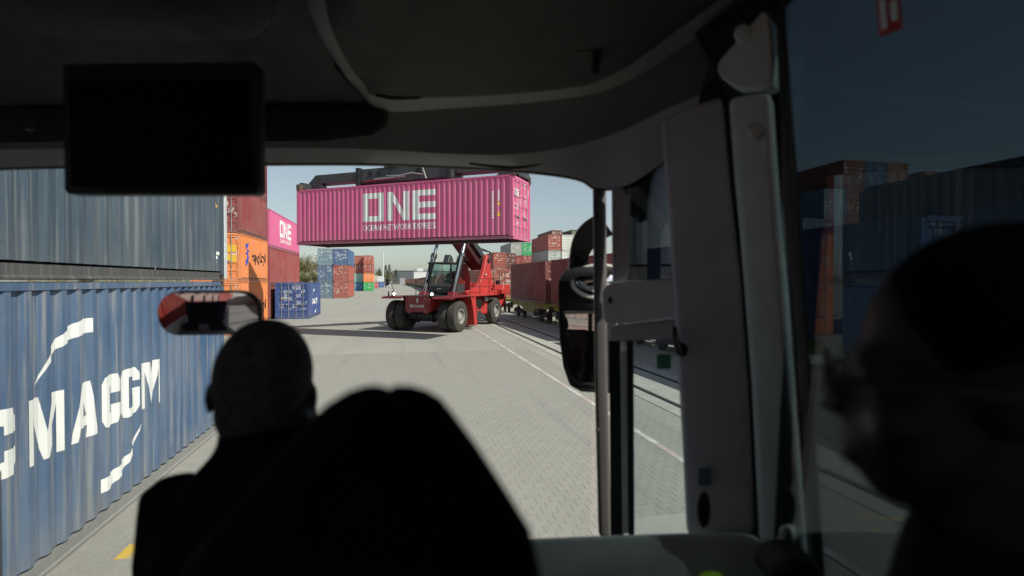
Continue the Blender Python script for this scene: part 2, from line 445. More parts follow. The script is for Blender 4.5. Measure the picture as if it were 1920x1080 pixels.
# ------------------------------------------------------------------ shipping containers
W2 = 1.219
OUT, INN = W2-0.012, W2-0.048           # outer and inner plane of the corrugated wall
RIB = (0.072, 0.068, 0.070, 0.068)
def rib_line(a, b):
    """(position, depth) knots of the corrugation between a and b"""
    k = []; y = a; i = 0
    n = max(1, round((b-a)/sum(RIB))); sc = (b-a-RIB[0]*1.0)/(n*sum(RIB))
    k.append((a, OUT))
    y = a
    for q in range(n):
        y += RIB[0]*sc; k.append((y, OUT)); y += RIB[1]*sc; k.append((y, INN)); y += RIB[2]*sc; k.append((y, INN)); y += RIB[3]*sc; k.append((y, OUT))
    k.append((b, OUT))
    return k
CM = {}
def cached(key, fn):
    if key not in CM: CM[key] = fn()
    return CM[key]
def side_mesh(L, H, sg):
    k = rib_line(0.17, L-0.17)
    mb = MB().grid([[(sg*d, y, z) for y, d in k] for z in (0.185, H-0.075)])
    return mb.mesh('side_panel')
def end_mesh(L, H, y0, sg):
    n = 9; w = 2*(W2-0.11); xs = []
    per = w/n
    for i in range(n):
        x = -w/2 + i*per
        xs += [(x, 0), (x+per*.3, 0), (x+per*.5, .045), (x+per*.8, .045)]
    xs.append((w/2, 0))
    return MB().grid([[(x, y0 - sg*(0.02+d), z) for x, d in xs] for z in (0.16, H-0.1)]).mesh('end_panel')
def frame_mesh(L, H):
    m = MB()
    for sx in (-1, 1):
        for y in (0.0, L-0.17):
            m.box(min(sx*W2, sx*(W2-0.13)), max(sx*W2, sx*(W2-0.13)), y+0.004, y+0.166, 0.118, H-0.118)
        a, b = sorted((sx*(W2-0.004), sx*(W2-0.085)))
        m.box(a, b, 0.166, L-0.166, H-0.085, H-0.01)
    for y in (0.01, L-0.13):
        m.box(-W2+0.131, W2-0.131, y, y+0.12, H-0.13, H-0.012)
        m.box(-W2+0.131, W2-0.131, y, y+0.12, 0.014, 0.15)
    return m.mesh('frame')
def rail_mesh(L, H, sx):
    m = MB(); m.prism([(sx*(W2-0.075),.16),(sx*(W2-0.02),.155),(sx*(W2-0.02),.05),(sx*(W2-0.004),.035),(sx*(W2-0.004),.012),(sx*(W2-0.075),.012)], 0.167, L-0.167, 'y')
    return m.mesh('bottom_rail')
def roof_mesh(L, H):
    ys = []; n = int(L/0.42)
    for i in range(n):
        y = 0.13 + i*(L-0.26)/n; p = (L-0.26)/n
        ys += [(y, 0), (y+p*.4, 0), (y+p*.5, .018), (y+p*.9, .018)]
    ys.append((L-0.13, 0))
    return MB().grid([[(x, y, H-0.035+d) for y, d in ys] for x in (-W2+0.08, W2-0.08)]).mesh('roof_panel')
def floor_mesh(L, H):
    ys = []; n = int(L/0.3)
    for i in range(n):
        y = 0.13 + i*(L-0.26)/n; p = (L-0.26)/n
        ys += [(y, .05), (y+p*.25, .05), (y+p*.251, .15), (y+p*.999, .15)]
    ys.append((L-0.13, .05))
    return MB().grid([[(x, y, z) for y, z in ys] for x in (-W2+0.07, W2-0.07)]).mesh('floor_beams')
def casting_mesh():
    bm = bmesh.new(); bmesh.ops.create_cube(bm, size=1)
    bmesh.ops.scale(bm, vec=(0.165, 0.18, 0.12), verts=bm.verts)
    for f in list(bm.faces):
        r = bmesh.ops.inset_region(bm, faces=[f], thickness=0.034)
        bmesh.ops.translate(bm, vec=-f.normal*0.03, verts=f.verts)
    me = bpy.data.meshes.new('corner_casting'); bm.to_mesh(me); bm.free(); return me
def door_mesh(L, H, s, y0, sg):
    """one leaf: plate with a raised border and pressed ribs; sg=+1 faces -y"""
    def Y(d): return y0 + sg*d
    m = MB(); x0, x1 = (0.006, W2-0.135) if s > 0 else (-W2+0.135, -0.006)
    zb, zt = 0.16, H-0.14
    def bx(a, b, d0, d1, c, d): m.box(a, b, min(Y(d0),Y(d1)), max(Y(d0),Y(d1)), c, d)
    prof = [(zb, .03), (zb+.09, .03)]
    nb = 5; hgt = (zt-zb-.18)/nb
    for i in range(nb):
        z = zb+.09+i*hgt
        prof += [(z+.012, .062), (z+hgt*.62, .062), (z+hgt*.70, .034), (z+hgt*.92, .034)] if i < nb-1 else [(z+.012, .062), (z+hgt-.012, .062)]
    prof += [(zt-.09, .03), (zt, .03)]
    e = 0.07
    rows = []
    for z, d in prof: rows.append([(x0, Y(.03), z), (x0+e, Y(.03), z), (x0+e+.012, Y(d), z), (x1-e-.012, Y(d), z), (x1-e, Y(.03), z), (x1, Y(.03), z)])
    m.grid(rows)
    return m.mesh('door')
def bar_mesh(H, x, y0, sg):
    m = MB(); y = y0 + sg*0.008
    m.cyl((x, y, 0.07), (x, y, H-0.06), 0.019, n=6)
    return m.mesh('locking_bar')
def handle_mesh(x, s, y0, sg):
    y = y0 - sg*0.012
    m = MB().beam((x, y, 1.12), (x+s*0.42, y, 1.05), 0.012, 0.035)
    return m.mesh('handle')

def container(label, cx, ys, z, L, H, color, rz=0, doors='near', lod=2, group=None, worn=False, doorcolor=None, name='shipping_container', railcolor=None, faded=False, cat='container', pivot=None):
    """box whose south end lies at ys and whose middle line is cx (local y runs along the box)"""
    t = thing(name, label, cat, (cx, ys, z), rz, group)
    pm = M['worn2'] if faded else M['worn'] if worn else M['paint']
    key = (round(L,3), round(H,3))
    fr = put('frame', cached(('f',)+key, lambda: frame_mesh(L,H)), pm, t, color)
    for sg in (-1, 1):
        put('side_panel', cached(('s',sg)+key, lambda: side_mesh(L,H,sg)), pm, t, color)
        put('bottom_rail', cached(('br',sg)+key, lambda: rail_mesh(L,H,sg)), pm, t, railcolor or tuple(x*.6 for x in color))  # default rail colour darkened to carry the shade of the recess
    put('roof_panel', cached(('r',)+key, lambda: roof_mesh(L,H)), pm, t, color)
    dn = doors == 'near'
    dy, dsg = (0.0, 1) if dn else (L, -1)
    ey, esg = (L, 1) if dn else (0.0, -1)
    put('end_panel', cached(('e',esg)+key, lambda: end_mesh(L,H,ey,esg)), pm, t, color)
    ds = []
    for s in (-1, 1):
        d = put('door', cached(('d',s,dsg)+key, lambda: door_mesh(L,H,s,dy,dsg)), M['door'], t, doorcolor or color); ds.append(d)
    if lod >= 1:
        put('floor_beams', cached(('b',)+key, lambda: floor_mesh(L,H)), M['under'], t)
        for s, d in zip((-1, 1), ds):
            for q in (0.27, 0.78):
                x = s*q
                bar = put('locking_bar', cached(('lb',x,dsg)+key, lambda: bar_mesh(H,x,dy,dsg)), M['bar'], d)
                if lod >= 2 : put('handle', cached(('h',x,dsg)+key, lambda: handle_mesh(x,-s if q > .5 else s,dy,dsg)), M['bar'], d)
    if lod >= 2:
        cme = cached(('cc',), casting_mesh)
        for sx in (-1, 1):
            for y in (0.09-0.002, L-0.088):
                for zz in (0.06, H-0.059):
                    c = put('corner_casting', cme, M['casting'] if worn else M['paint'], t, tuple(x*0.75 for x in color)); c.location = (sx*(W2-0.0815), y, zz)
    return t

# lettering that follows the ribs of a side wall
def text2d(s, size, bold=0.0, shear=0.0, sx=1.0):
    cu = bpy.data.curves.new('lettering', 'FONT'); cu.body = s; cu.size = size; cu.offset = bold; cu.shear = shear
    cu.resolution_u = 4; cu.align_x = 'LEFT'
    o = bpy.data.objects.new('lettering', cu)
    me = bpy.data.meshes.new_from_object(o)
    vs = [(v.co.x*sx, v.co.y) for v in me.vertices]; fs = [tuple(p.vertices) for p in me.polygons]
    bpy.data.objects.remove(o); bpy.data.curves.remove(cu); bpy.data.meshes.remove(me)
    return vs, fs
def fit(shape, u0, u1, v0, v1):
    vs, fs = shape
    a = min(p[0] for p in vs); b = max(p[0] for p in vs); c = min(p[1] for p in vs); d = max(p[1] for p in vs)
    return [(u0+(p[0]-a)/(b-a)*(u1-u0), v0+(p[1]-c)/(d-c)*(v1-v0)) for p in vs], fs
def polys(*ps):
    vs = []; fs = []
    for p in ps:
        fs.append(tuple(range(len(vs), len(vs)+len(p)))); vs += p
    return vs, fs
def decal(name, shape, mat, parent, L, sg=1, eps=0.004):
    """lay a flat shape (u along the box, v up) on the side wall sg, cut and bent to its ribs"""
    k = rib_line(0.17, L-0.17)
    bm = bmesh.new()
    vv = [bm.verts.new((p[0], p[1], 0)) for p in shape[0]]
    for f in shape[1]:
        try: bm.faces.new([vv[i] for i in f])
        except ValueError: pass
    lo = min(p[0] for p in shape[0]); hi = max(p[0] for p in shape[0])
    for y, d in k:
        if lo < y < hi:
            bmesh.ops.bisect_plane(bm, geom=bm.verts[:]+bm.edges[:]+bm.faces[:], plane_co=(y,0,0), plane_no=(1,0,0), dist=1e-5)
    def depth(u):
        for (a, da), (b, db) in zip(k, k[1:]):
            if a <= u <= b: return da if b-a < 1e-9 else da+(db-da)*(u-a)/(b-a)
        return OUT
    for v in bm.verts:
        u, w = v.co.x, v.co.y
        v.co = (sg*(depth(u)+eps), u, w)
    bmesh.ops.recalc_face_normals(bm, faces=bm.faces)
    me = bpy.data.meshes.new(name); bm.to_mesh(me); bm.free()
    return put(name, me, mat, parent)
def q(x0, y0, x1, y1): return [(x0,y0),(x1,y0),(x1,y1),(x0,y1)]
def block_letters(parent, L, u0, u1, v0, v1, mat, sub=None, sg=1):
    """the three block letters O N E (u runs left to right)"""
    w = (u1-u0)*0.306; g = (u1-u0-3*w)/2; t = w*0.26; h = v1-v0; tv = t*0.85
    a = u0
    decal('letter', polys(q(a,v0,a+t,v1), q(a+t,v0,a+w-t,v0+tv), q(a+t,v1-tv,a+w-t,v1), q(a+w-t,v0,a+w,v1)), mat, parent, L, sg)
    a = u0+w+g
    decal('letter', polys(q(a,v0,a+t,v1), [(a+t,v1),(a+t,v1-tv*1.55),(a+w-t,v0),(a+w-t,v0+tv*1.55)], q(a+w-t,v0,a+w,v1)), mat, parent, L, sg)
    a = u0+2*(w+g)
    m = (v0+v1)/2
    decal('letter', polys(q(a,v0,a+t*1.15,v1), q(a+t*1.15,v0,a+w,v0+tv), q(a+t*1.15,m-tv/2,a+w,m+tv/2), q(a+t*1.15,v1-tv,a+w,v1)), mat, parent, L, sg)
    if sub:
        decal('lettering', fit(text2d('OCEAN NETWORK EXPRESS', 1, 0.02), u0, u1, sub[0], sub[1]), mat, parent, L, sg)

C40, C20, C30 = 12.19, 6.06, 9.12
HC, STD = 2.896, 2.591
PINK = (0.66, 0.105, 0.265); CMA = (0.046, 0.098, 0.195); ORANGE = (0.80, 0.24, 0.065); MAROON = (0.20, 0.028, 0.028)
REDB = (0.33, 0.07, 0.045); NAVY = (0.025, 0.06, 0.22); SLATE = (0.10, 0.17, 0.24); BROWN = (0.30, 0.085, 0.055)

# --- the blue one beside the bus, and the grey-blue one on top of it
LX = -3.41
cma = container('blue container with large white lettering standing on the paving left of the bus', LX-W2, 11.55-C40, 0, C40, HC, CMA, worn=True, doors='far', railcolor=(.20,.21,.22))
Y0 = 11.55-C40
def U(y): return y-Y0
vA, vB = 1.14, 1.77
def cma_letters(parent, L, spans, v0, v1, sg=1):
    for ch, (a, b) in zip('CMACGM', spans):
        h = v1-v0; w = b-a
        if ch == 'C':
            s = polys([(a,v0+.16*h),(a+.1*w,v0+.03*h),(a+.3*w,v0),(a+.38*w,v0+.22*h),(a+.38*w,v0+.78*h),(a+.3*w,v1),(a+.1*w,v1-.03*h),(a,v1-.16*h)],
                      [(a+.3*w,v0),(b-.15*w,v0+.02*h),(b,v0+.16*h),(b,v0+.40*h),(b-.42*w,v0+.40*h),(b-.42*w,v0+.25*h),(a+.38*w,v0+.22*h)],
                      [(a+.3*w,v1),(a+.38*w,v0+.78*h),(b-.42*w,v0+.75*h),(b-.42*w,v0+.62*h),(b,v0+.62*h),(b,v1-.16*h),(b-.15*w,v1-.02*h)])
        elif ch == 'G':
            s = polys([(a,v0+.16*h),(a+.1*w,v0+.03*h),(a+.28*w,v0),(a+.31*w,v0+.18*h),(a+.31*w,v0+.82*h),(a+.28*w,v1),(a+.1*w,v1-.03*h),(a,v1-.16*h)],
                      [(a+.28*w,v0),(b-.15*w,v0+.02*h),(b,v0+.16*h),(b,v0+.55*h),(b-.50*w,v0+.55*h),(b-.50*w,v0+.41*h),(b-.29*w,v0+.41*h),(b-.29*w,v0+.18*h),(a+.31*w,v0+.18*h)],
                      [(a+.28*w,v1),(a+.31*w,v0+.82*h),(b-.29*w,v0+.82*h),(b-.29*w,v0+.70*h),(b,v0+.70*h),(b,v1-.16*h),(b-.15*w,v1-.02*h)])
        elif ch == 'M':
            m = (a+b)/2
            s = polys(q(a,v0,a+.17*w,v1), [(a+.17*w,v1),(a+.17*w,v0+.80*h),(m-.07*w,v0),(m+.05*w,v0),(m,v0+.42*h),(a+.36*w,v1)],
                      [(b-.34*w,v1),(m,v0+.42*h),(m+.05*w,v0),(b-.13*w,v0+.80*h),(b-.13*w,v1)], q(b-.13*w,v0,b,v1))
        else:
            m = (a+b)/2
            s = polys([(a,v0),(a+.17*w,v0),(a+.25*w,v0+.22*h),(a+.33*w,v0+.40*h),(m-.02*w,v0+.72*h),(m-.02*w,v1),(a+.33*w,v1)],
                      [(a+.25*w,v0+.22*h),(b-.33*w,v0+.22*h),(b-.37*w,v0+.40*h),(a+.33*w,v0+.40*h)],
                      [(b-.40*w,v0),(b,v0),(b-.26*w,v1),(m-.02*w,v1),(m-.02*w,v0+.72*h),(b-.37*w,v0+.40*h),(b-.33*w,v0+.22*h)])
        decal('letter', s, M['white'], parent, L, sg)
def swoosh(parent, L, c, sc, flip, sg=1):
    up = [(-1.05,.45),(-.97,.58),(-.93,.655),(-.73,.87),(-.52,.98),(-.30,1.04),(-.10,1.045)]
    lo = [(-.10,.885),(-.30,.87),(-.52,.83),(-.73,.76),(-.93,.59),(-1.0,.49)]
    f = -1 if flip else 1
    up = [(c[0]+f*sc*x, c[1]+f*sc*y) for x, y in up]; lo = [(c[0]+f*sc*x, c[1]+f*sc*y) for x, y in lo]
    lo = list(reversed(lo))
    ps = []
    ps.append([up[0], up[1], lo[0]]); 
    for i in range(1, 6): ps.append([up[i], up[i+1], lo[min(i,5)], lo[i-1]])
    decal('emblem_stroke', polys(*ps), M['white'], parent, L, sg)
sp = [(5.29,5.71),(5.84,6.38),(6.56,7.01),(7.15,7.52),(7.61,8.03),(8.15,8.67)]
cma_letters(cma, C40, [(U(a),U(b)) for a, b in sp], vA, vB)
swoosh(cma, C40, (U(7.03), 1.437), 1.0, False); swoosh(cma, C40, (U(7.03), 1.437), 1.0, True)

up_c = container('weathered grey-blue container stacked on top of the blue lettered container', LX-W2-0.015, 11.62-C40, HC+0.012, C40, HC, (0.04, 0.066, 0.095), worn=True, doors='far', railcolor=(.035,.04,.045), faded=True)  # dark rail colour holds the shade of the recessed bottom rail
decal('warning_mark', polys([(U(11.15),1.42),(U(11.27),1.42),(U(11.16),1.62)]), M['yellow'], up_c, C40)
decal('number_mark', polys(q(U(11.2),.42,U(11.26),.48), q(U(11.22),.5,U(11.3),.56), [(U(11.18),.3),(U(11.2),.3),(U(11.24),.38),(U(11.22),.38)]), M['white'], up_c, C40)
put('end_post_cover', MB().box(W2-0.13, W2+0.01, C40+0.01, C40+0.17, 0.03, HC-0.03).mesh('end_post_cover', bevel=0.01), M['mast'], up_c)
# a neighbour further back that the driver's mirror shows
for i in range(2):
    container(('red container behind the bus, bottom of its stack, seen only in the mirror', 'red container behind the bus, top of its stack, seen only in the mirror')[i], -4.6-W2, -14.2, i*HC, C40, HC, (0.42, 0.05, 0.035), lod=0)

# --- orange stack, four high
zz = 0
ocols = [('orange container with dark lettering at the foot of the tall stack', ORANGE, HC), ('orange container with black lettering on top of another orange one', ORANGE, STD),
         ('dark maroon container resting on the two orange containers', (0.24,0.035,0.035), STD), ('maroon container topmost above the orange containers', (0.22,0.032,0.032), STD)]
for lab, c, h in ocols:
    t = container(lab, -8.34-W2, 31.0, zz, C20, h, c, lod=2, group='boxes of the orange stack')
    if c is ORANGE:
        decal('lettering', fit(text2d('Hapag-Lloyd', 1, 0.03), 2.35, 5.55, 0.95, 1.75), M['blackprint'], t, C20)
        decal('emblem', polys([(1.0,.85),(1.35,.85),(1.75,1.25),(1.75,1.45),(1.3,1.35)], [(1.1,1.5),(1.5,1.45),(1.85,1.75),(1.45,1.75)], [(1.0,1.8),(1.35,1.8),(1.75,2.05),(1.75,2.15),(1.2,2.1)], [(1.3,1.35),(1.5,1.40),(1.5,1.45),(1.3,1.49)], [(1.45,1.75),(1.6,1.75),(1.5,1.8),(1.35,1.8)]), M['blueprint'], t, C20)
        MB().box(0.30, 1.02, 0.018, 0.024, 1.55, 1.95).build('label_plate', M['yellow'], t); MB().box(0.30, 1.02, 0.018, 0.024, 1.02, 1.40).build('label_plate', M['yellow'], t)
    zz += h
# --- pink on two maroon boxes
zz = 0
for lab, c, h in [('brown container at the foot of the pink-topped stack', (0.26,0.06,0.045), STD), ('red-brown container under the standing pink container', (0.30,0.045,0.04), HC), ('pink container with white block letters on top of a red-brown stack', PINK, HC)]:
    t = container(lab, -9.6-W2, 43.4, zz, C40, h, c, lod=2, group='boxes of the pink-topped stack')
    if c is PINK: block_letters(t, C40, 3.6, 8.2, 1.05, 2.45, M['white'], (0.62, 0.92))
    zz += h
# --- single navy box
t = container('navy blue 20 foot container with white door marks standing alone on the paving', -6.8-W2, 43.3, 0, C20, 2.80, NAVY, lod=2)
cma_letters(t, C20, [(1.6+0.5*i*0.9, 1.6+0.5*i*0.9+0.40) for i in range(6)], 1.05, 1.5)
swoosh(t, C20, (2.95, 1.3), 0.95, False); swoosh(t, C20, (2.95, 1.3), 0.95, True)
MB().add([(-0.8,0.015,1.52),(-0.62,0.015,1.52),(-0.71,0.015,1.68)],[(0,1,2)]).build('warning_mark', M['yellow'], t)

# --- three-high block in the middle distance
for cx, cols, nm in ((-8.5-W2-2.5, [SLATE, (0.06,0.12,0.22), (0.16,0.24,0.31)], 'left'), (-8.5-W2, [(0.36,0.075,0.05), (0.36,0.075,0.05), (0.05,0.11,0.25)], 'right')):
    for k, c in enumerate(cols):
        tier = ('bottom', 'middle', 'top')[k]
        cn = ('blue' if (nm == 'left' or k == 2) else 'brick red')
        container(f'{cn} container, {tier} of the {nm} column in the three-high block beside the road', cx, 94.5, k*2.80, C40, 2.80, c, lod=1, group='three-high block beside the road')
# --- further left stacks
zz = 0
far = [(-10.4-W2, 162, [((0.03,0.17,0.36),'blue'), ((0.28,0.50,0.45),'mint green'), (REDB,'red'), (REDB,'red')], 'left'),
       (-7.75-W2, 160, [((0.035,0.36,0.09),'green'), (ORANGE,'orange'), (REDB,'brown'), ((0.40,0.09,0.06),'red')], 'right')]
for cx, y, cols, nm in far:
    for k, (c, cn) in enumerate(cols):
        container(f'{cn} container, tier {("one","two","three","four")[k]} of the {nm} far column behind the three-high block', cx, y, k*STD, C40, STD, c, lod=0, group='far left stacks')
for cx, y, cols in ((-8.6-W2, 215, [((0.5,0.1,0.12),'pinkish red'), ((0.46,0.45,0.38),'beige')]), (-7.2-W2, 250, [((0.05,0.12,0.3),'dark blue'), ((0.62,0.64,0.66),'white')]), (-11.5-W2, 182, [(REDB,'rust red'), (REDB,'rust'), ((0.4,0.1,0.07),'faded red'), (REDB,'dull red')])):
    for k, (c, cn) in enumerate(cols):
        container(f'{cn} container in the farthest stacks by the lamp mast, level {("one","two","three","four")[k]}', cx, y, k*STD, C40, STD, c, lod=0, group='farthest left stacks')

# --- stacks beyond the train on the right
def column(cx, y, cols, where, grp, H=2.80, L=C40, lod=0, low=0, doors='near'):
    words = ('ground', 'second', 'third', 'fourth', 'fifth', 'sixth')
    for k, (c, cn) in enumerate(cols):
        if c is None: continue
        container(f'{cn} container on the {words[k]} level of {where}', cx, y, k*H, L, H, c, lod=lod, group=grp, doors=doors)
GREYC = (0.36,0.37,0.35); GREENC = (0.03,0.36,0.12); WHITEC = (0.60,0.60,0.56); DKB = (0.16,0.05,0.04)
g1 = 'stacks beyond the train'
column(17.5+W2, 100, [(BROWN,'brown'), (REDB,'red-brown'), (REDB,'red')], 'the low stack behind the reach stacker', g1)
column(20.0+W2, 103, [(BROWN,'brown'), (MAROON,'maroon'), (DKB,'dark brown')], 'the stack right behind the low one', g1)
column(23.5+W2, 112.5, [(BROWN,'brown'), (MAROON,'maroon'), ((0.30,0.06,0.045),'maroon red'), (GREYC,'light grey')], 'the grey-topped stack', g1)
column(26.0+W2, 112.5, [(BROWN,'brown'), (MAROON,'maroon'), ((0.33,0.07,0.06),'red'), (GREENC,'bright green')], 'the green-topped stack', g1)
column(28.5+W2, 112.5, [(BROWN,'brown'), (MAROON,'maroon'), ((0.04,0.15,0.36),'blue'), ((0.40,0.08,0.05),'red')], 'the red-topped stack beside the green', g1)
column(25.9+W2, 91.5, [(BROWN,'brown'), (MAROON,'maroon'), (GREYC,'pale grey'), ((0.33,0.07,0.05),'rust red')], 'the rust-topped stack nearer the train', g1)
column(28.45+W2, 91.5, [(BROWN,'brown'), (MAROON,'maroon'), (WHITEC,'white'), (WHITEC,'off-white')], 'the white-topped stack', g1)
column(31.0+W2, 91.5, [(BROWN,'brown'), (MAROON,'maroon'), (DKB,'dark brown'), (REDB,'red')], 'the stack right of the white one', g1)
column(32.5+W2, 112, [(BROWN,'brown'), (MAROON,'maroon'), (DKB,'dark'), (BROWN,'brown'), (DKB,'dark brown')], 'the tall dark stack at the back', g1)
column(36.4+W2, 110, [(BROWN,'brown'), (MAROON,'maroon'), (DKB,'dark'), (BROWN,'brown'), ((0.10,0.13,0.06),'dark green')], 'the tall stack with the dark green top', g1)
g2 = 'stacks seen through the tinted side window'
column(41.5+W2, 43.4, [(BROWN,'brown')]*4 + [(BROWN,'rust brown')], 'the first tall stack in the side window', g2, 2.9, lod=1)
column(44.0+W2, 43.4, [(NAVY,'navy')]*4 + [((0.07,0.13,0.26),'blue')], 'the second tall stack in the side window', g2, 2.9, lod=1)
column(46.5+W2, 43.4, [(BROWN,'brown')]*4 + [((0.34,0.12,0.07),'light brown')], 'the third tall stack in the side window', g2, 2.9, lod=1)
column(39.0+W2, 43.0, [(SLATE,'slate')]*3 + [((0.18,0.28,0.36),'grey-blue')], 'the four-high stack in the side window', g2, 2.9, lod=1)
column(36.4+W2, 42.6, [(SLATE,'slate'), (SLATE,'blue-grey'), ((0.20,0.30,0.37),'pale blue')], 'the three-high stack in the side window', g2, 2.9, lod=1, doors='far')
column(54.0+W2, 46, [(BROWN,'brown')]*4 + [(BROWN,'rust-brown')], 'the lone stack far right in the side window', g2, 2.9, lod=1)
# ------------------------------------------------------------------ train of flat wagons with containers
def wagon_meshes(L):
    d = {}
    m = MB(); m.box(-1.15, 1.15, 0.1, L-0.1, 1.22, 1.36)
    d['deck'] = (m.mesh('deck'), M['wagon'])
    m = MB()
    for sx in (-1, 1):
        m2 = [(0.3,1.22),(L-0.3,1.22),(L-0.3,1.0),(L*0.70,0.96),(L*0.62,0.62),(L*0.38,0.62),(L*0.30,0.96),(0.3,1.0)]
        d[f'sill{sx}'] = (MB().prism(m2, sx*1.0-0.04, sx*1.0+0.04, 'x').mesh('side_sill'), M['wagon'])
    return d
WCACHE = {}
def wagon(label, x, y, L, rz):
    t = thing('flat_wagon', label, 'wagon', (x, y, 0), rz, 'container wagons of the train')
    if L not in WCACHE: WCACHE[L] = wagon_meshes(L)
    d = WCACHE[L]
    put('deck', d['deck'][0], M['wagon'], t)
    for sx in (-1, 1): put('side_sill', d[f'sill{sx}'][0], M['wagon'], t)
    if 'w' not in WCACHE:
        WCACHE['w'] = MB().lathe((0,0,0), (1,0,0), [(-0.07,0.08),(-0.07,0.44),(-0.02,0.46),(0.04,0.46),(0.05,0.40),(0.06,0.12),(0.08,0.1)], 18).mesh('wheel', smooth=True)
        WCACHE['bf'] = MB().prism([(-1.25,.42),(-1.25,.62),(-.75,.78),(-.3,.55),(.3,.55),(.75,.78),(1.25,.62),(1.25,.42),(.8,.42),(.35,.36),(-.35,.36),(-.8,.42)], -0.05, 0.05, 'x').mesh('bogie_frame')
    for by in (1.9, L-1.9):
        b = empty('bogie', (0, by, 0), 0, t)
        for sx in (-1, 1):
            f = put('bogie_frame', WCACHE['bf'], M['wagondark'], b); f.location = (sx*0.98, 0, 0)
            for wy in (-0.9, 0.9):
                w = put('wheel', WCACHE['w'], M['wagondark'], b); w.location = (sx*0.74, wy, 0.46); w.scale = (sx, 1, 1)
    for by, sg in ((0.0, -1), (L, 1)):
        for sx in (-1, 1):
            MB().lathe((sx*0.87, by, 1.06), (0, sg, 0), [(-0.1,0.10),(0.3,0.10),(0.31,0.2),(0.36,0.21),(0.38,0.18)], 12).build('buffer', M['wagondark'], t)
    return t
# points of the west edge of the load, near to far; the track swings slightly to the left
train = [
    ((10.55, -30.5), (10.55, -18.5), C40, CMA, 'dark blue', 2.85),
    ((10.55, -17.3), (10.55, -5.2), C40, (0.05,0.10,0.26), 'blue', 2.85),
    ((10.55, -4.0), (10.5, 8.1), C40, CMA, 'blue', 2.896),
    ((10.5, 9.0), (10.3, 21.1), C40, (0.06,0.11,0.28), 'deep blue', 2.896),
    ((10.25, 21.9), (9.62, 33.3), 11.4, MAROON, 'maroon', 2.896),
    ((9.5, 34.2), (9.05, 43.4), C30, (0.19,0.03,0.03), 'dark maroon', 2.896),
    ((8.05, 48.0), (7.9, 60.1), C40, (0.36,0.10,0.065), 'rust brown', 2.60),
]
wl_ = ['standing behind the bus beside the rails', 'seen at the right edge of the side window', 'with white lettering seen through the side window', 'seen through the front door glass', 'partly behind the wing mirror', 'of the train right of the reach stacker', 'with sunlit doors right behind the reach stacker']
for i, ((x0, y0), (x1, y1), L, c, cn, h) in enumerate(train):
    ang = math.atan2(y1-y0, x1-x0) - math.pi/2
    ex = (math.cos(ang), math.sin(ang))
    px, py = x0 + ex[0]*W2, y0 + ex[1]*W2
    container(f'{cn} container on a wagon {wl_[i]}', px, py, 1.375, L, h, c, rz=ang, lod=2 if i >= 2 else 0, group='containers on the train')
    if i == 2:
        t = [o for o in col.objects if o.get('label','').startswith('blue container on a wagon with white')][0]
        cma_letters(t, L, [(L-(6.4+i2*0.62), L-(6.4+i2*0.62)-0.5) for i2 in range(6)], 1.0, 1.7, -1)
    wagon(f'flat wagon under the {cn} container {wl_[i]}', px - ex[1]*-0.4, py - 0.4, round(L+0.8, 2), ang)
# far part of the train, straight to the vanishing point
yy = 62.5
fc = [(0.28,0.08,0.05),(0.22,0.05,0.04),(0.33,0.11,0.07),(0.25,0.06,0.045),(0.30,0.10,0.08),(0.2,0.06,0.05)]
ordw = ['first','second','third','fourth','fifth','sixth','seventh','eighth','ninth','tenth','eleventh','twelfth','thirteenth']
for k in range(13):
    container(f'brown container, {ordw[k]} in the far part of the train left of the cab', 8.6+W2, yy, 1.375, C40, HC, fc[k % 6], lod=0, group='far train')
    wagon(f'wagon under the {ordw[k]} brown container in the far part of the train', 8.6+W2, yy-0.4, 12.99, 0)
    yy += 13.6
n2 = 0
for k in range(14):
    f0 = k/13; y2 = yy + k*14.2; x2 = 8.9 - 4.2*f0**1.3
    a2 = R(1.0)
    container(f'rust brown container, {ordw[k] if k < 13 else "last"} in the farthest bend of the train', x2+W2, y2, 1.375, C40, HC, fc[(k*5+2) % 6], rz=a2, lod=0, group='far bend of the train')
    wagon(f'wagon under the {ordw[k] if k < 13 else "last"} container in the farthest bend', x2+W2, y2-.4, 12.99, a2)
for k, (y2, c1, c2, w1) in enumerate([(1.9, (.10,.05,.045), (.07,.05,.06), 'nearest the tall brown stacks'), (-10.5, (.06,.06,.10), (.09,.045,.04), 'at the right edge of the side window'), (-22.9, (.08,.05,.05), (.05,.06,.09), 'farthest back beside the bus')]):
    container(f'lower dark container of the two-high row, {w1}', 14.05+W2, y2, 0, C40, HC, c1, lod=0, group='two-high row beyond the train')
    container(f'upper dark container of the two-high row, {w1}', 14.05+W2, y2, HC, C40, HC, c2, lod=0, group='two-high row beyond the train')
# a box seen through the gap of the train
container('orange-brown container standing beyond the gap in the train', 14.2, 41.0, 1.375, C20, 2.75, (0.42,0.13,0.06), lod=1)
wagon('flat wagon on the far track under the orange-brown container', 14.2, 40.6, 6.86, 0)
MB_trk = MB()
far_track = empty('far_track'); tag(far_track, kind='structure')
def rail_path(pts, nm):
    rows = []
    for x, y in pts: rows.append([(x-0.035,y,-0.005),(x-0.035,y,0.008),(x+0.035,y,0.008),(x+0.035,y,-0.005)])
    MB().loft(rows).build('rail', M['steel'], far_track)
tp = [(11.77,-40),(11.75,8),(11.5,21),(10.8,33.5),(10.2,43.5),(9.3,48),(9.15,60),(9.82,64),(9.82,260)]
for dx in (-0.72, 0.72): rail_path([(x+dx, y) for x, y in tp], 'rail')
rail_path([(14.2-0.72, 18), (14.2-0.72, 200)], 'rail'); rail_path([(14.2+0.72, 18), (14.2+0.72, 200)], 'rail')
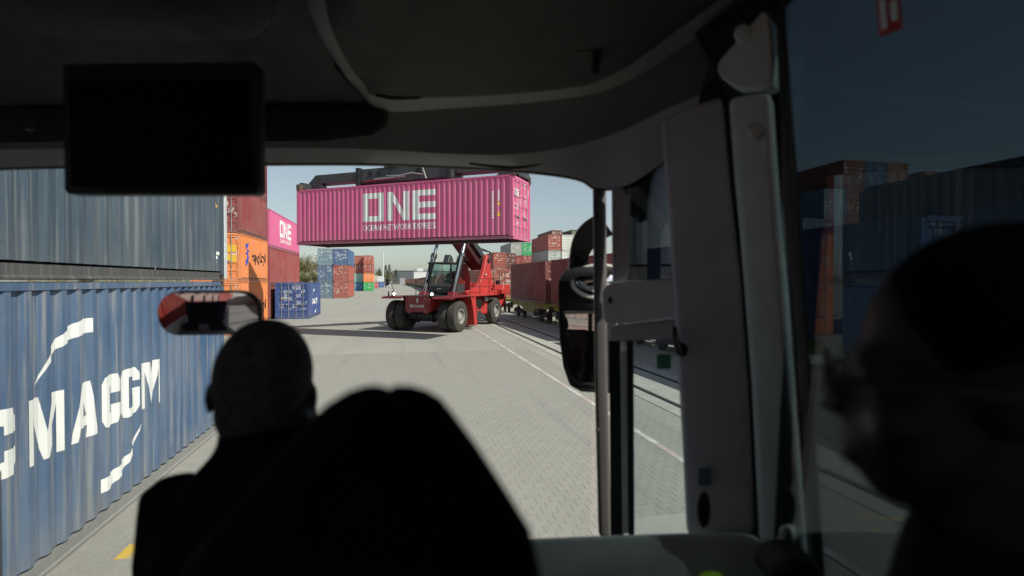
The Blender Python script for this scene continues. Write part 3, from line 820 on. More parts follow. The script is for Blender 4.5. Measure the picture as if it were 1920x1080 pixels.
# ------------------------------------------------------------------ the lifted pink container
PR = R(-122.5)
def rot2(a, p): return (math.cos(a)*p[0]-math.sin(a)*p[1], math.sin(a)*p[0]+math.cos(a)*p[1])
# near long face runs from (-5.3,29.96) to (4.98,23.4); its outward normal looks at the bus
PZ = 4.80
o_ = rot2(PR, (W2, 0))
pink_loc = (-5.3 - o_[0], 29.96 - o_[1], PZ)
pink = container('bright pink container with white block letters lifted in the air by the red reach stacker', pink_loc[0], pink_loc[1], PZ, C40, HC, PINK, rz=PR, doors='far', lod=2, railcolor=(.22,.012,.075))  # dark maroon rails: shade below the ribs put into the colour
block_letters(pink, C40, C40-8.05, C40-3.93, 1.05, 2.47, M['white'], (0.60, 0.90))
decal('number_mark', polys(*[q(C40-1.02, 0.95+i*0.115, C40-0.95, 1.03+i*0.115) for i in range(11)]), M['white'], pink, C40)
decal('number_mark', polys(*[q(C40-0.72, 1.75+i*0.1, C40-0.66, 1.82+i*0.1) for i in range(5)]), M['white'], pink, C40)
decal('warning_mark', polys([(C40-.80,1.05),(C40-.58,1.05),(C40-.69,1.27)]), M['yellow'], pink, C40)
decal('label_mark', polys(q(C40-.76,1.55,C40-.63,1.68)), M['yellow'], pink, C40)
# block letters on the door leaf
for i, (a, b) in enumerate(((0.93, 0.66), (0.61, 0.37))):
    def dq(x0, z0, x1, z1): return [(x0, C40-0.018, z0), (x1, C40-0.018, z0), (x1, C40-0.018, z1), (x0, C40-0.018, z1)]
    ms = MB(); t_ = 0.06
    qs = [dq(a,2.0,a-t_,2.32), dq(a-t_,2.0,b,2.06), dq(a-t_,2.26,b,2.32)] + ([dq(b+t_,2.06,b,2.26)] if i == 0 else [dq(a-t_,2.13,b,2.19)])
    for q_ in qs: ms.add(q_, [(0,1,2,3)])
    ms.build('letter', M['white'], pink)

# ------------------------------------------------------------------ reach stacker
RZ = R(-33.5)
FX, FY = 1.55, 31.56
rs = thing('reach_stacker', 'red reach stacker with dual front tyres holding up the pink container', 'reach stacker', (FX, FY, 0), RZ)
rsM = Matrix.Translation((FX, FY, 0)) @ Matrix.Rotation(RZ, 4, 'Z')
pinkM = Matrix.Translation(pink_loc) @ Matrix.Rotation(PR, 4, 'Z')
P2M = rsM.inverted() @ pinkM           # pink frame -> machine frame
def rp(name, mb, mat, parent=rs, **k): return mb.build(name, mat, parent, **k)
# wheels
tyre_me = MB().lathe((0,0,0), (1,0,0), [(-.27,.44),(-.275,.60),(-.265,.80),(-.22,.87),(-.10,.885),(.10,.885),(.22,.87),(.265,.80),(.275,.60),(.262,.44)], 36, False).mesh('tyre', smooth=True, angle=50)
rim_me = MB().lathe((0,0,0), (1,0,0), [(-.24,.445),(.24,.445),(.262,.43),(.262,.39),(.14,.36),(.12,.20),(.19,.19),(.20,.05)], 28).mesh('rim', smooth=True, angle=30)
nut_me = MB().lathe((0,0,0), (1,0,0), [(.12,.035),(.17,.035)], 6).mesh('bolt')
def wheel(x, y, sg, nuts=False):
    w = empty('wheel', (x, y, 0.885), 0, rs); w.scale = (sg, 1, 1)
    put('tyre', tyre_me, M['rubber'], w); put('rim', rim_me, M['rim'], w)
    if nuts:
        for i in range(10):
            n = put('bolt', nut_me, M['black'], w); n.location = (0, .28*math.cos(i*math.pi/5), .28*math.sin(i*math.pi/5))
for sg in (-1, 1):
    wheel(sg*1.42, 0, sg); wheel(sg*2.02, 0, sg, True); wheel(sg*1.56, 6.15, sg, True)
rp('front_axle', MB().lathe((-1.2,0,.885), (1,0,0), [(0,.42),(.06,.42),(.1,.30),(.55,.28),(.62,.40),(.70,.40),(.74,.33),(1.66,.33),(1.70,.40),(1.78,.40),(1.85,.28),(2.30,.30),(2.34,.42),(2.4,.42)], 20), M['black'], smooth=True)
rp('rear_axle', MB().box(-1.3, 1.3, 5.95, 6.35, .72, 1.05), M['black'], bevel=.03)
rp('chassis', MB().prism([(-.75,1.15),(-.75,1.95),(7.4,1.95),(7.4,1.0),(4.5,.75),(1.6,.75),(.6,1.25)], -.72, .72, 'x'), M['red'], bevel=.02)
# front plate with name
fp = rp('front_plate', MB().prism([(-.80,2.02),(.80,2.02),(.80,1.3),(.68,1.06),(.42,1.06),(.36,1.13),(-.36,1.13),(-.42,1.06),(-.68,1.06),(-.80,1.3)], -1.02, -.95, 'y'), M['dred'], bevel=.012)
vs_, fs_ = fit(text2d('KALMAR', 1, .03), -.28, .46, 1.40, 1.56)
rp('lettering', MB().add([(x, -1.026, z) for x, z in vs_], fs_), M['bar'], fp)
rp('emblem', MB().lathe((-.40,-1.021,1.48), (0,-1,0), [(0,.095),(.006,.095),(.006,.055),(0,.055)], 18), M['bar'], fp)
rp('number_plate', MB().box(-.04, .05, -1.03, -1.021, 1.66, 1.92), M['bar'], fp)
for x in (-.5, .5):
    for z in (1.9, 1.22): rp('bolt', MB().cyl((x,-1.04,z), (x,-1.02,z), .025), M['grey'], fp)
# fenders and mud guards
for sg in (-1, 1):
    prof = [(-1.10,1.90),(-1.04,1.97),(-.85,2.02),(1.25,2.02),(1.55,1.90),(1.55,1.86),(1.22,1.97),(-.82,1.97),(-1.0,1.93),(-1.07,1.89)]
    a, b = sorted((sg*1.02, sg*2.36)); rp('fender', MB().prism(prof, a, b, 'x'), M['dred'])
    a, b = sorted((sg*1.75, sg*2.34)); rp('mudguard', MB().prism([(1.30,1.90),(1.40,1.93),(1.75,.25),(1.62,.25)], a, b, 'x'), M['red'], bevel=.01)
    a, b = sorted((sg*2.30, sg*2.345)); rp('side_plate', MB().prism([(1.1,1.96),(1.75,1.96),(1.95,.25),(1.66,.25),(1.35,1.4)], a, b, 'x'), M['red'])
rp('front_lip', MB().box(-2.38, -1.0, -1.115, -1.1, 1.90, 1.96), M['dred'])
rp('deck', MB().box(-1.0, 1.0, -.95, 3.6, 2.0, 2.06), M['black'])
for x in (-1.55, .95):
    rp('work_light', MB().lathe((x,-1.0,2.16), (0,-1,0), [(-.08,.05),(0,.10),(.02,.10)], 14), M['dgrey'])
    l = rp('lamp_lens', MB().lathe((x,-1.02,2.16), (0,-1,0), [(0,.085),(.02,.07)], 14), M['lamp'])
for x in (-2.0, -1.75): rp('warning_lamp', MB().cyl((x,-.9,2.02), (x,-.9,2.32), .05, .03, 8), M['black'])
rp('mirror_arm', MB().tube([(-1.6,-.8,2.0),(-1.75,-.9,2.6),(-2.0,-1.0,2.95)], .02), M['black'])
rp('rear_mirror', MB().box(-2.1,-1.9,-1.05,-.98,2.62,3.02), M['black'], bevel=.02)
# cab
cab = empty('cab', (0,0,0), 0, rs)
cx0, cx1, cy0, cy1, cz0, cz1 = -.78, .72, 1.65, 3.55, 2.10, 4.02
rp('lower_panel', MB().prism([(cy0-.10,cz0+.08),(cy0-.02,cz0),(cy1,cz0),(cy1,cz0+.62),(cy0-.05,cz0+.62),(cy0-.12,cz0+.5)], cx0, cx1, 'x'), M['dgrey'], cab, bevel=.02)
rp('roof', MB().box(cx0-.04, cx1+.04, cy0-.14, cy1+.05, cz1-.06, cz1+.05), M['dgrey'], cab, bevel=.03)
for x in (cx0, cx1):
    rp('pillar', MB().beam((x,cy0-.04,cz0+.6), (x,cy0+.02,cz1-.05), .07, .07), M['black'], cab)
    rp('pillar', MB().beam((x,cy1-.05,cz0+.6), (x,cy1-.05,cz1-.05), .08, .08), M['black'], cab)
    rp('pillar', MB().beam((x,cy0+1.15,cz0+.6), (x,cy0+1.15,cz1-.05), .05, .05), M['black'], cab)
    rp('side_window', MB().box(x-.004, x+.004, cy0, cy1-.09, cz0+.62, cz1-.07), M['cabglass'], cab)
rp('front_window', MB().slab([[(cx0+.04,cy0-.045,cz0+.62),(cx1-.04,cy0-.045,cz0+.62)],[(cx0+.04,cy0+.01,cz1-.07),(cx1-.04,cy0+.01,cz1-.07)]], (0,.006,0)), M['cabglass'], cab)
rp('rear_window', MB().box(cx0+.05, cx1-.05, cy1-.05, cy1-.042, cz0+.64, cz1-.07), M['cabglass'], cab)
rp('name_strip', MB().box(-.18,.12,cy0-.128,cy0-.121,cz0+.30,cz0+.36), M['bar'], cab)
rp('seat', MB().prism([(2.5,2.78),(3.05,2.74),(3.2,3.5),(3.1,3.5),(2.98,2.9),(2.5,2.9)], -.25+.12, .25+.12, 'x'), M['black'], cab, bevel=.03)
rp('steering_column', MB().tube([(.1,1.95,2.6),(.1,2.1,2.95)], .04), M['black'], cab)
rp('steering_wheel', MB().tube([(.1+.18*math.cos(a), 2.13+.06*math.sin(a), 2.98+.14*math.sin(a)) for a in [i*math.pi/8 for i in range(17)]], .016, 6), M['black'], cab)
rp('beacon_bracket', MB().prism([(2.2,4.07),(2.9,4.07),(2.8,4.4),(2.6,4.55),(2.45,4.55)], -.15, .25, 'x'), M['dgrey'], cab, bevel=.03)
for k in range(3): rp('hose', MB().tube([(.45,2.9,4.05),(.55+.1*k,2.9,4.45),(.8+.1*k,3.0,4.5),(.95+.08*k,3.2,4.2)], .028, 6), M['black'], cab)
# boom towers
tow = [(3.3,1.9),(7.45,1.9),(7.45,2.7),(7.1,3.6),(6.95,4.55),(6.75,4.72),(6.45,4.66),(6.2,4.2),(5.8,3.35),(5.2,2.7),(4.3,2.35),(3.3,2.25)]
for sg in (-1, 1):
    a, b = sorted((sg*.72, sg*.98)); rp('boom_tower', MB().prism(tow, a, b, 'x'), M['red'], bevel=.02)
    rp('pivot_cap', MB().cyl((sg*.98,6.65,4.32), (sg*1.05,6.65,4.32), .16, n=16), M['black'])
# boom
B0 = Vector((0,6.75,4.35)); B1 = Vector((.35,-3.6,9.95)); bd = (B1-B0).normalized()
M['boom'] = basic('boom_paint', (0.05,0.012,0.014), .5, var=.2)
rp('boom', MB().beam(B0-bd*.4, B0+bd*6.9, .95, 1.15), M['boom'], bevel=.05)
rp('boom_extension', MB().beam(B0+bd*5.2, B1, .76, .92), M['dgrey'], bevel=.04)
rp('boom_collar', MB().beam(B0+bd*6.75, B0+bd*7.05, 1.03, 1.23), M['black'], bevel=.02)
rp('boom_tray', MB().beam(B0+bd*.4+Vector((.58,0,.1)), B0+bd*6.3+Vector((.58,0,.1)), .2, .35), M['dgrey'], bevel=.03)
for k in range(3): rp('hose', MB().tube([Vector((.75+.07*k,6.3,3.4)), Vector((.98+.05*k,6.9,4.9)), B0+bd*.9+Vector((.62,0,.25+.08*k)), B0+bd*3+Vector((.6,0,.28))], .035, 6), M['black'])
rp('boom_head', MB().beam(B1+Vector((0,.3,-.1)), B1+Vector((.15,-.15,-1.05)), .9, .8, (0,1,0)), M['black'], bevel=.05)
# lift cylinders
for sg in (-1, 1):
    c0 = Vector((sg*1.0,1.35,2.02)); c1 = Vector((sg*.98,3.55,6.4)); cd = (c1-c0)
    rp('lift_cylinder', MB().cyl(c0, c0+cd*.56, .165, n=16), M['black'], smooth=True)
    rp('cylinder_gland', MB().cyl(c0+cd*.54, c0+cd*.59, .20, n=16), M['dgrey'], smooth=True)
    rp('cylinder_rod', MB().cyl(c0+cd*.56, c1, .105, n=16), M['chrome'], smooth=True)
    off = Vector((sg*.02+.06,-.22,.02))
    rp('cylinder_pipe', MB().cyl(c0+off, c0+cd*.55+off, .035, n=8), M['chrome'], smooth=True)
    rp('cylinder_foot', MB().prism([(.95,1.9),(1.75,1.9),(1.5,2.25),(1.2,2.25)], sg*1.0-.22, sg*1.0+.22, 'x'), M['dred'], bevel=.02)
# side bodies, counterweight
for sg in (-1, 1):
    a, b = sorted((sg*.98, sg*1.55))
    rp('side_body', MB().prism([(2.2,1.95),(2.2,1.25),(3.6,.72),(5.15,.72),(5.15,1.75),(5.5,1.98),(7.0,1.98),(7.3,1.9),(7.3,2.25),(5.4,2.25),(4.9,2.1)], a, b, 'x'), M['red'], bevel=.02)
    a, b = sorted((sg*1.551, sg*1.62)); rp('side_door', MB().prism([(3.9,.8),(5.05,.8),(5.05,1.7),(5.35,1.95),(4.3,1.95)], a, b, 'x'), M['red'], bevel=.012)
    a, b = sorted((sg*1.2, sg*1.95)); rp('rear_wing', MB().prism([(6.9,2.0),(8.3,2.0),(8.3,2.65),(7.2,2.65),(6.9,2.3)], a, b, 'x'), M['red'], bevel=.03)
    a, b = sorted((sg*1.1, sg*1.9)); rp('tank', MB().box(a, b, 2.75, 3.6, .42, 1.0), M['dgrey'], bevel=.04)
    for k in range(3):
        a, b = sorted((sg*1.6, sg*2.15)); rp('step', MB().box(a, b, 2.05, 2.5, .45+k*.4, .50+k*.4), M['red'])
    a, b = sorted((sg*1.56, sg*2.0)); rp('valve_block', MB().box(a, b, 2.5, 3.4, 1.15, 1.75), M['black'], bevel=.05)
    rp('air_cleaner', MB().lathe((sg*1.85,4.3,1.62), (0,0,1), [(0,.17),(.25,.17),(.27,.21),(.33,.21),(.40,.12)], 14), M['steel'], smooth=True)
    # railing
    for y in (1.9, 3.3, 4.7, 5.6): rp('rail_post', MB().cyl((sg*1.9,y,2.02), (sg*1.9,y,3.05), .018, n=6), M['black'])
    for z in (2.55, 3.05): rp('rail_bar', MB().cyl((sg*1.9,1.9,z), (sg*1.9,5.6,z), .018, n=6), M['black'])
    a, b = sorted((sg*1.0, sg*2.2)); rp('walkway', MB().box(a, b, 1.4, 5.7, 1.985, 2.02), M['red'])
rp('counterweight', MB().prism([(7.42,.9),(8.5,1.1),(8.7,1.7),(8.6,2.45),(7.5,2.45)], -1.5, 1.5, 'x'), M['red'], bevel=.06)
rp('engine_hood', MB().prism([(7.46,1.96),(8.3,2.46),(8.0,2.75),(7.6,2.75)], -.9, .9, 'x'), M['red'], bevel=.04)
rp('exhaust', MB().cyl((1.3,7.6,2.65), (1.3,7.6,2.95), .16, n=14), M['black'])
rp('side_lamp', MB().cyl((.98,6.1,3.35), (1.08,6.05,3.35), .09, n=10), M['bar'])

# spreader (built in the frame of the pink container, hung on the boom)
def sp_part(name, mb, mat, parent=rs, **k): return mb.xf(P2M).build(name, mat, parent, **k)
mid = C40/2; top = HC
sp_part('spreader_beam', MB().box(-.62, .62, mid-2.6, mid+2.75, top+.22, top+.95), M['dgrey'], bevel=.03)
for y in (mid-2.62, mid+2.62): sp_part('spreader_collar', MB().box(-.68, .72, y-.12, y+.12, top+.10, top+1.02), M['black'], bevel=.02)
for y in (mid-1.9, mid-1.4, mid+.9): sp_part('port_ring', MB().lathe((.621,y,top+.66), (1,0,0), [(0,.14),(.02,.14),(.02,.10),(-.03,.10)], 16), M['black'])
sp_part('rotator', MB().cyl((0,mid-.6,top+.9), (0,mid-.6,top+1.55), .75, n=24), M['black'])
sp_part('hanger', MB().box(-.4, .4, mid-1.0, mid-.2, top+1.5, top+2.15), M['black'], bevel=.05)
sp_part('hydraulic_ram', MB().cyl((.70,mid-1.6,top+.36), (.70,mid+.2,top+.40), .055, n=8), M['grey'])
sp_part('hydraulic_ram', MB().cyl((.66,mid-2.3,top+.30), (.66,mid-.3,top+.33), .045, n=8), M['dred'])
sp_part('hose', MB().tube([(.68,mid-.9,top+.5),(.74,mid-.2,top+.45),(.7,mid+.6,top+.55),(.72,mid+1.2,top+.42)], .03, 6), M['bar'])
sp_part('brace', MB().beam((.66,mid+1.1,top+.95), (.72,mid+1.4,top+.2), .06, .06), M['bar'])
for sg in (-1, 1):
    ye = 0.09 if sg < 0 else C40-.09
    ya = mid + sg*2.7
    yb = ye - sg*.55
    a, b = sorted((ya, yb))
    sp_part('spreader_arm', MB().box(-.34, .40, a, b, top+.42, top+.90), M['dgrey'], bevel=.02)
    # end beam with cheeks
    a, b = sorted((ye-sg*.16, ye+sg*.12))
    sp_part('end_beam', MB().box(-W2+.22, W2-.22, a, b, top+.10, top+.42), M['dgrey'], bevel=.02)
    sp_part('gusset', MB().prism([(yb-sg*.05,top+.90),(yb+sg*.1,top+.90),(ye+sg*.10,top+.42),(ye+sg*.10,top+.06),(yb-sg*.6,top+.06),(yb-sg*.25,top+.42)], .10, .40, 'x'), M['dgrey'], bevel=.015)
    for sx in (-1, 1):
        a2, b2 = sorted((sx*W2, sx*(W2-.24)))
        tl = sp_part('twistlock_housing', MB().box(a2, b2, ye-.12, ye+.12, top+.005, top+.30), M['casting'], bevel=.012)
        sp_part('guide_plate', MB().box(a2+.06, b2-.06, ye+sg*.125, ye+sg*.15, top-.10, top+.2), M['casting'], tl)
# ------------------------------------------------------------------ background: masts, trees, hall, van
def mast(label, x, y, h, r, head='flood'):
    t = thing('light_mast', label, 'light mast', (x, y, 0))
    MB().cyl((0,0,0), (0,0,h), r, r*.6, 10).build('pole', M['mast'], t)
    if head == 'flood':
        MB().box(-.5, .5, -.25, .25, h-.1, h+.1).build('head_frame', M['mast'], t)
        for k in (-1, 1): MB().box(k*.5-.35, k*.5+.35, -.45, -.2, h+.1, h+1.0).build('floodlight', M['mast'], t, bevel=.05)
    else:
        MB().box(-1.1, 1.1, -.1, .1, h-.15, h).build('arm', M['mast'], t)
        for k in (-1, 1): MB().box(k*.9-.35, k*.9+.35, -.3, .2, h-.35, h-.15).build('floodlight', M['dgrey'], t, bevel=.04)
p = gpt(718, 534, 300); mast('tall white light mast beside the far white containers', p.x, p.y, 20.6, .55)
p = gpt(555, 527, 72); mast('slim grey light mast left of the lifted pink container', p.x, p.y, 10.3, .11, 'arm')
p = gpt(848, 527, 150); mast('thin distant light mast behind the reach stacker cab', p.x, p.y, 14.5, .12, 'arm')

def leaf_mat(name, a, b_):
    m, nt, nn, ll, b = new_mat(name)
    geo = N(nt, 'ShaderNodeNewGeometry')
    ll.new(mixc(nt, geo.outputs['Random Per Island'], a, b_), b.inputs['Base Color'])
    b.inputs['Roughness'].default_value = 0.8; b.inputs['Specular IOR Level'].default_value = 0.2
    return m
M['twig'] = leaf_mat('bare_twigs', (0.10,0.085,0.045), (0.20,0.17,0.085))
M['ever'] = leaf_mat('evergreen_needles', (0.018,0.032,0.014), (0.05,0.07,0.028))
M['bud'] = leaf_mat('budding_leaves', (0.085,0.09,0.03), (0.17,0.16,0.06))
def tree_meshes(seed, kind):
    rnd = random.Random(seed); tr = MB(); cr = MB()
    h = 10.0
    if kind == 'ever':
        tr.cyl((0,0,0), (0,0,h*.95), .18, .03, 7)
        for i in range(1500):
            t = rnd.random()**0.75; z = h*(.12+.88*t); rr = (1-t)*2.6+.25
            a = rnd.random()*6.283; q_ = rr*math.sqrt(rnd.random())
            c = Vector((q_*math.cos(a), q_*math.sin(a), z - q_*.25)); s = rnd.uniform(.12,.30)
            d1 = Vector((rnd.gauss(0,1),rnd.gauss(0,1),rnd.gauss(0,.5))).normalized()*s; d2 = Vector((rnd.gauss(0,1),rnd.gauss(0,1),rnd.gauss(0,1))).normalized()*s*.6
            cr.add([c-d1, c+d2, c+d1], [(0,1,2)])
    else:
        tips = []
        def grow(p, d, L, r, n):
            e = p + d*L
            tr.cyl(p, e, r, r*.62, 5)
            if n == 0: tips.append((p, e)); return
            for k in range(rnd.choice((2,3,3)) if n > 1 else 3):
                nd = (d + Vector((rnd.gauss(0,.5), rnd.gauss(0,.5), rnd.gauss(.12,.3)))).normalized()
                grow(p + d*L*rnd.uniform(.55,1), nd, L*rnd.uniform(.6,.8), r*.58, n-1)
        grow(Vector((0,0,0)), Vector((0,0,1)), 3.2, .2, 4)
        for p, e in tips:
            for i in range(14 if kind == 'bud' else 11):
                c = p.lerp(e, rnd.random()*1.2) + Vector((rnd.gauss(0,.35), rnd.gauss(0,.35), rnd.gauss(0,.35)))
                d1 = Vector((rnd.gauss(0,1),rnd.gauss(0,1),rnd.gauss(.3,1))).normalized()*(rnd.uniform(.2,.5) if kind == 'twig' else rnd.uniform(.08,.2))
                d2 = d1.orthogonal().normalized()*(.018 if kind == 'twig' else .09)
                cr.add([c-d1, c+d2, c+d1, c-d2], [(0,1,2,3)])
    return tr.mesh('trunk'), cr.mesh('crown')
TREES = {(k, s): tree_meshes(s+hash(k) % 1, k) for k in ('twig', 'bud', 'ever') for s in (1, 2)}
tn = 0
def tree(label, x, y, s, kind, var, grp, rz=None):
    t = thing('tree', label, 'tree', (x, y, 0), random.random()*6.28 if rz is None else rz, grp)
    t.scale = (s, s, s)
    a, b = TREES[(kind, var)]
    put('trunk', a, M['bark'], t); put('crown', b, M[kind], t)
ords = ['leftmost', 'second', 'third', 'fourth', 'fifth', 'sixth', 'seventh', 'eighth', 'ninth', 'tenth', 'eleventh', 'twelfth', 'thirteenth', 'fourteenth', 'fifteenth', 'sixteenth', 'seventeenth', 'eighteenth', 'nineteenth', 'twentieth']
for i, (px, D, s, k) in enumerate([(540,118,1.15,'twig'),(552,128,1.25,'bud'),(563,115,1.05,'twig'),(572,132,1.3,'bud'),(581,120,1.12,'twig'),(590,126,1.2,'twig'),(598,116,1.1,'bud'),(606,130,1.2,'twig')]):
    p = gpt(px, 527, D); tree(f'bare brownish tree, {ords[i]} in the clump behind the navy container', p.x, p.y, s, k, 1+i % 2, 'trees behind the navy container')
for i in range(10):
    p = gpt(538+i*7.5, 527, 108+random.uniform(-4,4)); tree(f'low brown bush, {ords[i]} in the undergrowth behind the navy container', p.x, p.y, random.uniform(.5,.68), random.choice(('twig','bud')), 1+i % 2, 'undergrowth behind the navy container')
for i in range(20):
    px = 664+i*6.6; D = 540+random.uniform(-25,25)
    p = gpt(px, 527, D); tree(f'distant tree, {ords[i]} in the dark tree line on the horizon', p.x, p.y, random.uniform(1.5,2.1), ('ever','twig','bud','twig','ever')[i % 5] if i < 14 else ('twig','bud')[i % 2], 1+i % 2, 'tree line on the horizon')
for i in range(10):
    px = 696+i*5.2; p = gpt(px, 527, 455+random.uniform(-12,12)); tree(f'dark bushy tree, {ords[i]} of the row in front of the grey warehouse', p.x, p.y, random.uniform(1.1,1.5), ('ever','bud','twig')[i % 3], 1+i % 2, 'trees before the warehouse')
M['bank'] = basic('far_scrub', (0.075,0.075,0.035), 0.95, var=0.4, scale=0.3, bmp=0.5, bscale=3)
def scrub():
    mb = MB(); rnd = random.Random(5)
    for i in range(14000):
        t = rnd.random(); x = -330+660*t; y = rnd.uniform(560, 600) + abs(x)*-.08; z = abs(rnd.gauss(0, 1))*4.6
        s = rnd.uniform(.5,1.3)
        d1 = Vector((rnd.gauss(0,1),rnd.gauss(0,1),rnd.gauss(0,1))).normalized()*s; d2 = d1.orthogonal().normalized()*s*.6
        c = Vector((x,y,z)); mb.add([c-d1, c+d2, c+d1], [(0,1,2)])
    return mb
tag(scrub().build('scrub', M['bud']), 'dense brown-green scrub along the far edge of the yard', 'scrub', kind='stuff')

# grey hall
M['hall'] = basic('grey_cladding', (0.10,0.115,0.125), 0.6, var=0.08, scale=.3)
M['hallroof'] = basic('hall_roof', (0.30,0.31,0.33), 0.5, var=0.08, scale=.3)
h = thing('warehouse', 'long low grey warehouse at the end of the yard behind the train', 'warehouse', (0,0,0))
a = gpt(737, 527, 480)
hx, hy = a.x, a.y
MB().box(hx, hx+70, hy, hy+60, 0, 12.2).build('wall', M['hall'], h)
MB().prism([(hx-.5,12.2),(hx+70.5,12.2),(hx+35,14.2)], hy-.5, hy+60.5, 'y').build('roof', M['hallroof'], h)
for k in range(4): MB().box(hx+6+k*17, hx+11+k*17, hy-.08, hy+.02, 0, 5.6).build('gate', M['hallroof'], h)
M['shedw'] = basic('white_cladding', (0.62,0.63,0.64), .6, var=.05, scale=.5)
p = gpt(776, 527, 430)
sh = thing('shed', 'white flat-roofed shed beyond the far end of the train', 'shed', (p.x, p.y, 0))
MB().box(0, 15, 0, 12, 0, 10.6).build('wall', M['shedw'], sh)
MB().box(2.5, 7.5, 1, 8, 10.6, 13.2).build('roof_cabin', M['shedw'], sh)
MB().box(-.3, 15.3, -.3, 12.3, 10.55, 10.85).build('roof_edge', M['hallroof'], sh)
for k in range(3): MB().box(2+k*4.4, 4.2+k*4.4, -.06, .02, 0, 3.6).build('door', M['hall'], sh)
# white van
p = gpt(728, 534, 250)
v = thing('van', 'small white van parked far down the road', 'van', (p.x, p.y, 0), R(8))
M['vanw'] = basic('van_paint', (0.7,0.7,0.7), 0.35, var=.04)
MB().prism([(-.0,.35),(0,.95),(.25,1.15),(.75,2.1),(1.1,2.3),(4.9,2.3),(5.0,.35)], -.95, .95, 'x').build('body', M['vanw'], v, bevel=.08)
MB().slab([[(-.8,.27,1.2),(.8,.27,1.2)],[(-.75,.70,2.02),(.75,.70,2.02)]], (0,-.05,.02)).build('windscreen', M['black'], v)
for sx in (-.75, .75):
    for y in (.9, 4.0): MB().cyl((sx-.12,y,.34), (sx+.12,y,.34), .34, n=14).build('wheel', M['rubber'], v)
    MB().box(sx-.12, sx+.12, -.03, .01, .75, .92).build('headlight', M['bar'], v)
# ------------------------------------------------------------------ the bus the picture is taken from
def plastic(name, c, rough=0.55, var=0.08):
    return basic(name, c, rough, 0, var, 5, 0.12, 320, 0.4)
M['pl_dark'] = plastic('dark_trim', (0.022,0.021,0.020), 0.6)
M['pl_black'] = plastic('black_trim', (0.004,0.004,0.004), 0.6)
M['pl_mid'] = plastic('grey_headliner', (0.165,0.157,0.143), 0.75)
M['pl_light'] = plastic('pale_trim', (0.48,0.475,0.45), 0.5)
M['pl_pillar'] = plastic('pillar_cover', (0.68,0.745,0.70), 0.5)
M['pl_post'] = plastic('door_post', (0.56,0.54,0.545), 0.55)
M['pl_dome'] = plastic('ceiling_fabric', (0.085,0.08,0.073), 0.9)
M['seal'] = basic('rubber_seal', (0.012,0.011,0.011), 0.6, var=.2)
M['mirror'] = basic('mirror_glass', (0.86,0.88,0.88), 0.0, 1.0, 0.0)
M['mirror'].node_tree.nodes['Principled BSDF'].inputs['Roughness'].default_value = 0.0
for l_ in list(M['mirror'].node_tree.links):
    if l_.to_socket.name == 'Roughness': M['mirror'].node_tree.links.remove(l_)
bus = thing('bus', 'interior of the tour bus with dark ceiling, grey pillars and front door', 'bus', (0,0,0), -YAW)
def B(px, py, D): return Vector(((px-960)/1000*D, D, CAMH+(527-py)/1000*D))
def bp(name, mb, mat, parent=bus, **k): return mb.build(name, mat, parent, **k)
def curve(pts, n=40):
    """smooth resampling of (px,py,D) knots"""
    out = []
    m = len(pts)
    for i in range(n):
        t = i/(n-1)*(m-1); k = min(int(t), m-2); u = t-k
        p0 = Vector(pts[max(k-1,0)]); p1 = Vector(pts[k]); p2 = Vector(pts[k+1]); p3 = Vector(pts[min(k+2,m-1)])
        out.append(0.5*((2*p1)+(p2-p0)*u+(2*p0-5*p1+4*p2-p3)*u*u+(3*p1-p0-3*p2+p3)*u*u*u))
    return out
def strip(name, lines, off, mat, n=40, parent=bus, **k):
    rows = [[B(*p) for p in curve(l, n)] for l in lines]
    return bp(name, MB().slab(rows, off), mat, parent, smooth=True, angle=60, **k)
def outline(name, pts, off, mat, parent=bus, **k):
    """closed outline of (px,py,D) knots given thickness off"""
    P_ = [B(*p) for p in pts]; n = len(P_); off = Vector(off)
    return bp(name, MB().add(P_ + [p+off for p in P_], [tuple(range(n)), tuple(range(2*n-1,n-1,-1))] + [((i+1)%n, i, n+i, n+(i+1)%n) for i in range(n)]), mat, parent, **k)

# shell: floor, roof, walls and side windows
XL, XR, YB = -2.02, 0.80, -7.6
M['pl_wall'] = plastic('side_wall_lining', (0.55,0.55,0.53), 0.7)
bp('floor', MB().box(XL, XR, YB, 2.05, 1.55, 1.62), plastic('floor_lino', (0.33,0.33,0.33), 0.6))
bp('roof', MB().box(XL-.05, XR+.05, YB, 1.25, 3.68, 3.76), M['pl_wall'])
bp('rear_wall', MB().box(XL-.05, XR+.05, YB-.08, YB-.002, .5, 2.3), M['pl_wall'])
bp('rear_wall_top', MB().box(XL-.05, XR+.05, YB-.08, YB-.002, 3.45, 3.76), M['pl_wall'])
bp('rear_window', MB().box(XL, XR, YB-.05, YB-.044, 2.301, 3.449), M['leftglass'])
bp('left_wall', MB().box(XL-.05, XL, YB, 2.1, .5, 2.15), M['pl_wall'])
bp('left_wall_top', MB().box(XL-.05, XL, YB, 2.1, 3.42, 3.679), M['pl_wall'])
for y in (-7.599, -6.0, -4.4, -3.0, -1.7, 0.1, 1.98): bp('window_post', MB().box(XL-.045, XL-.005, y, y+.1, 2.151, 3.419), M['pl_dark'])
for a, b in ((-7.49,-6.01), (-5.89,-4.41), (-4.29,-3.01), (-2.89,-1.71), (-1.59,.09), (.21,1.97)): bp('side_window', MB().box(XL-.03, XL-.024, a, b, 2.151, 3.419), M['leftglass'])
bp('right_wall', MB().box(XR, XR+.05, YB, 1.02, .5, 2.2), M['pl_wall'])
bp('right_wall_top', MB().box(XR-.02, XR+.05, YB, 1.05, 3.60, 3.679), M['pl_wall'])
for y in (-1.6, -3.4, -5.2, -7.0): bp('window_post', MB().box(XR+.025, XR+.045, y, y+.12, 2.201, 3.599), M['pl_dark'])
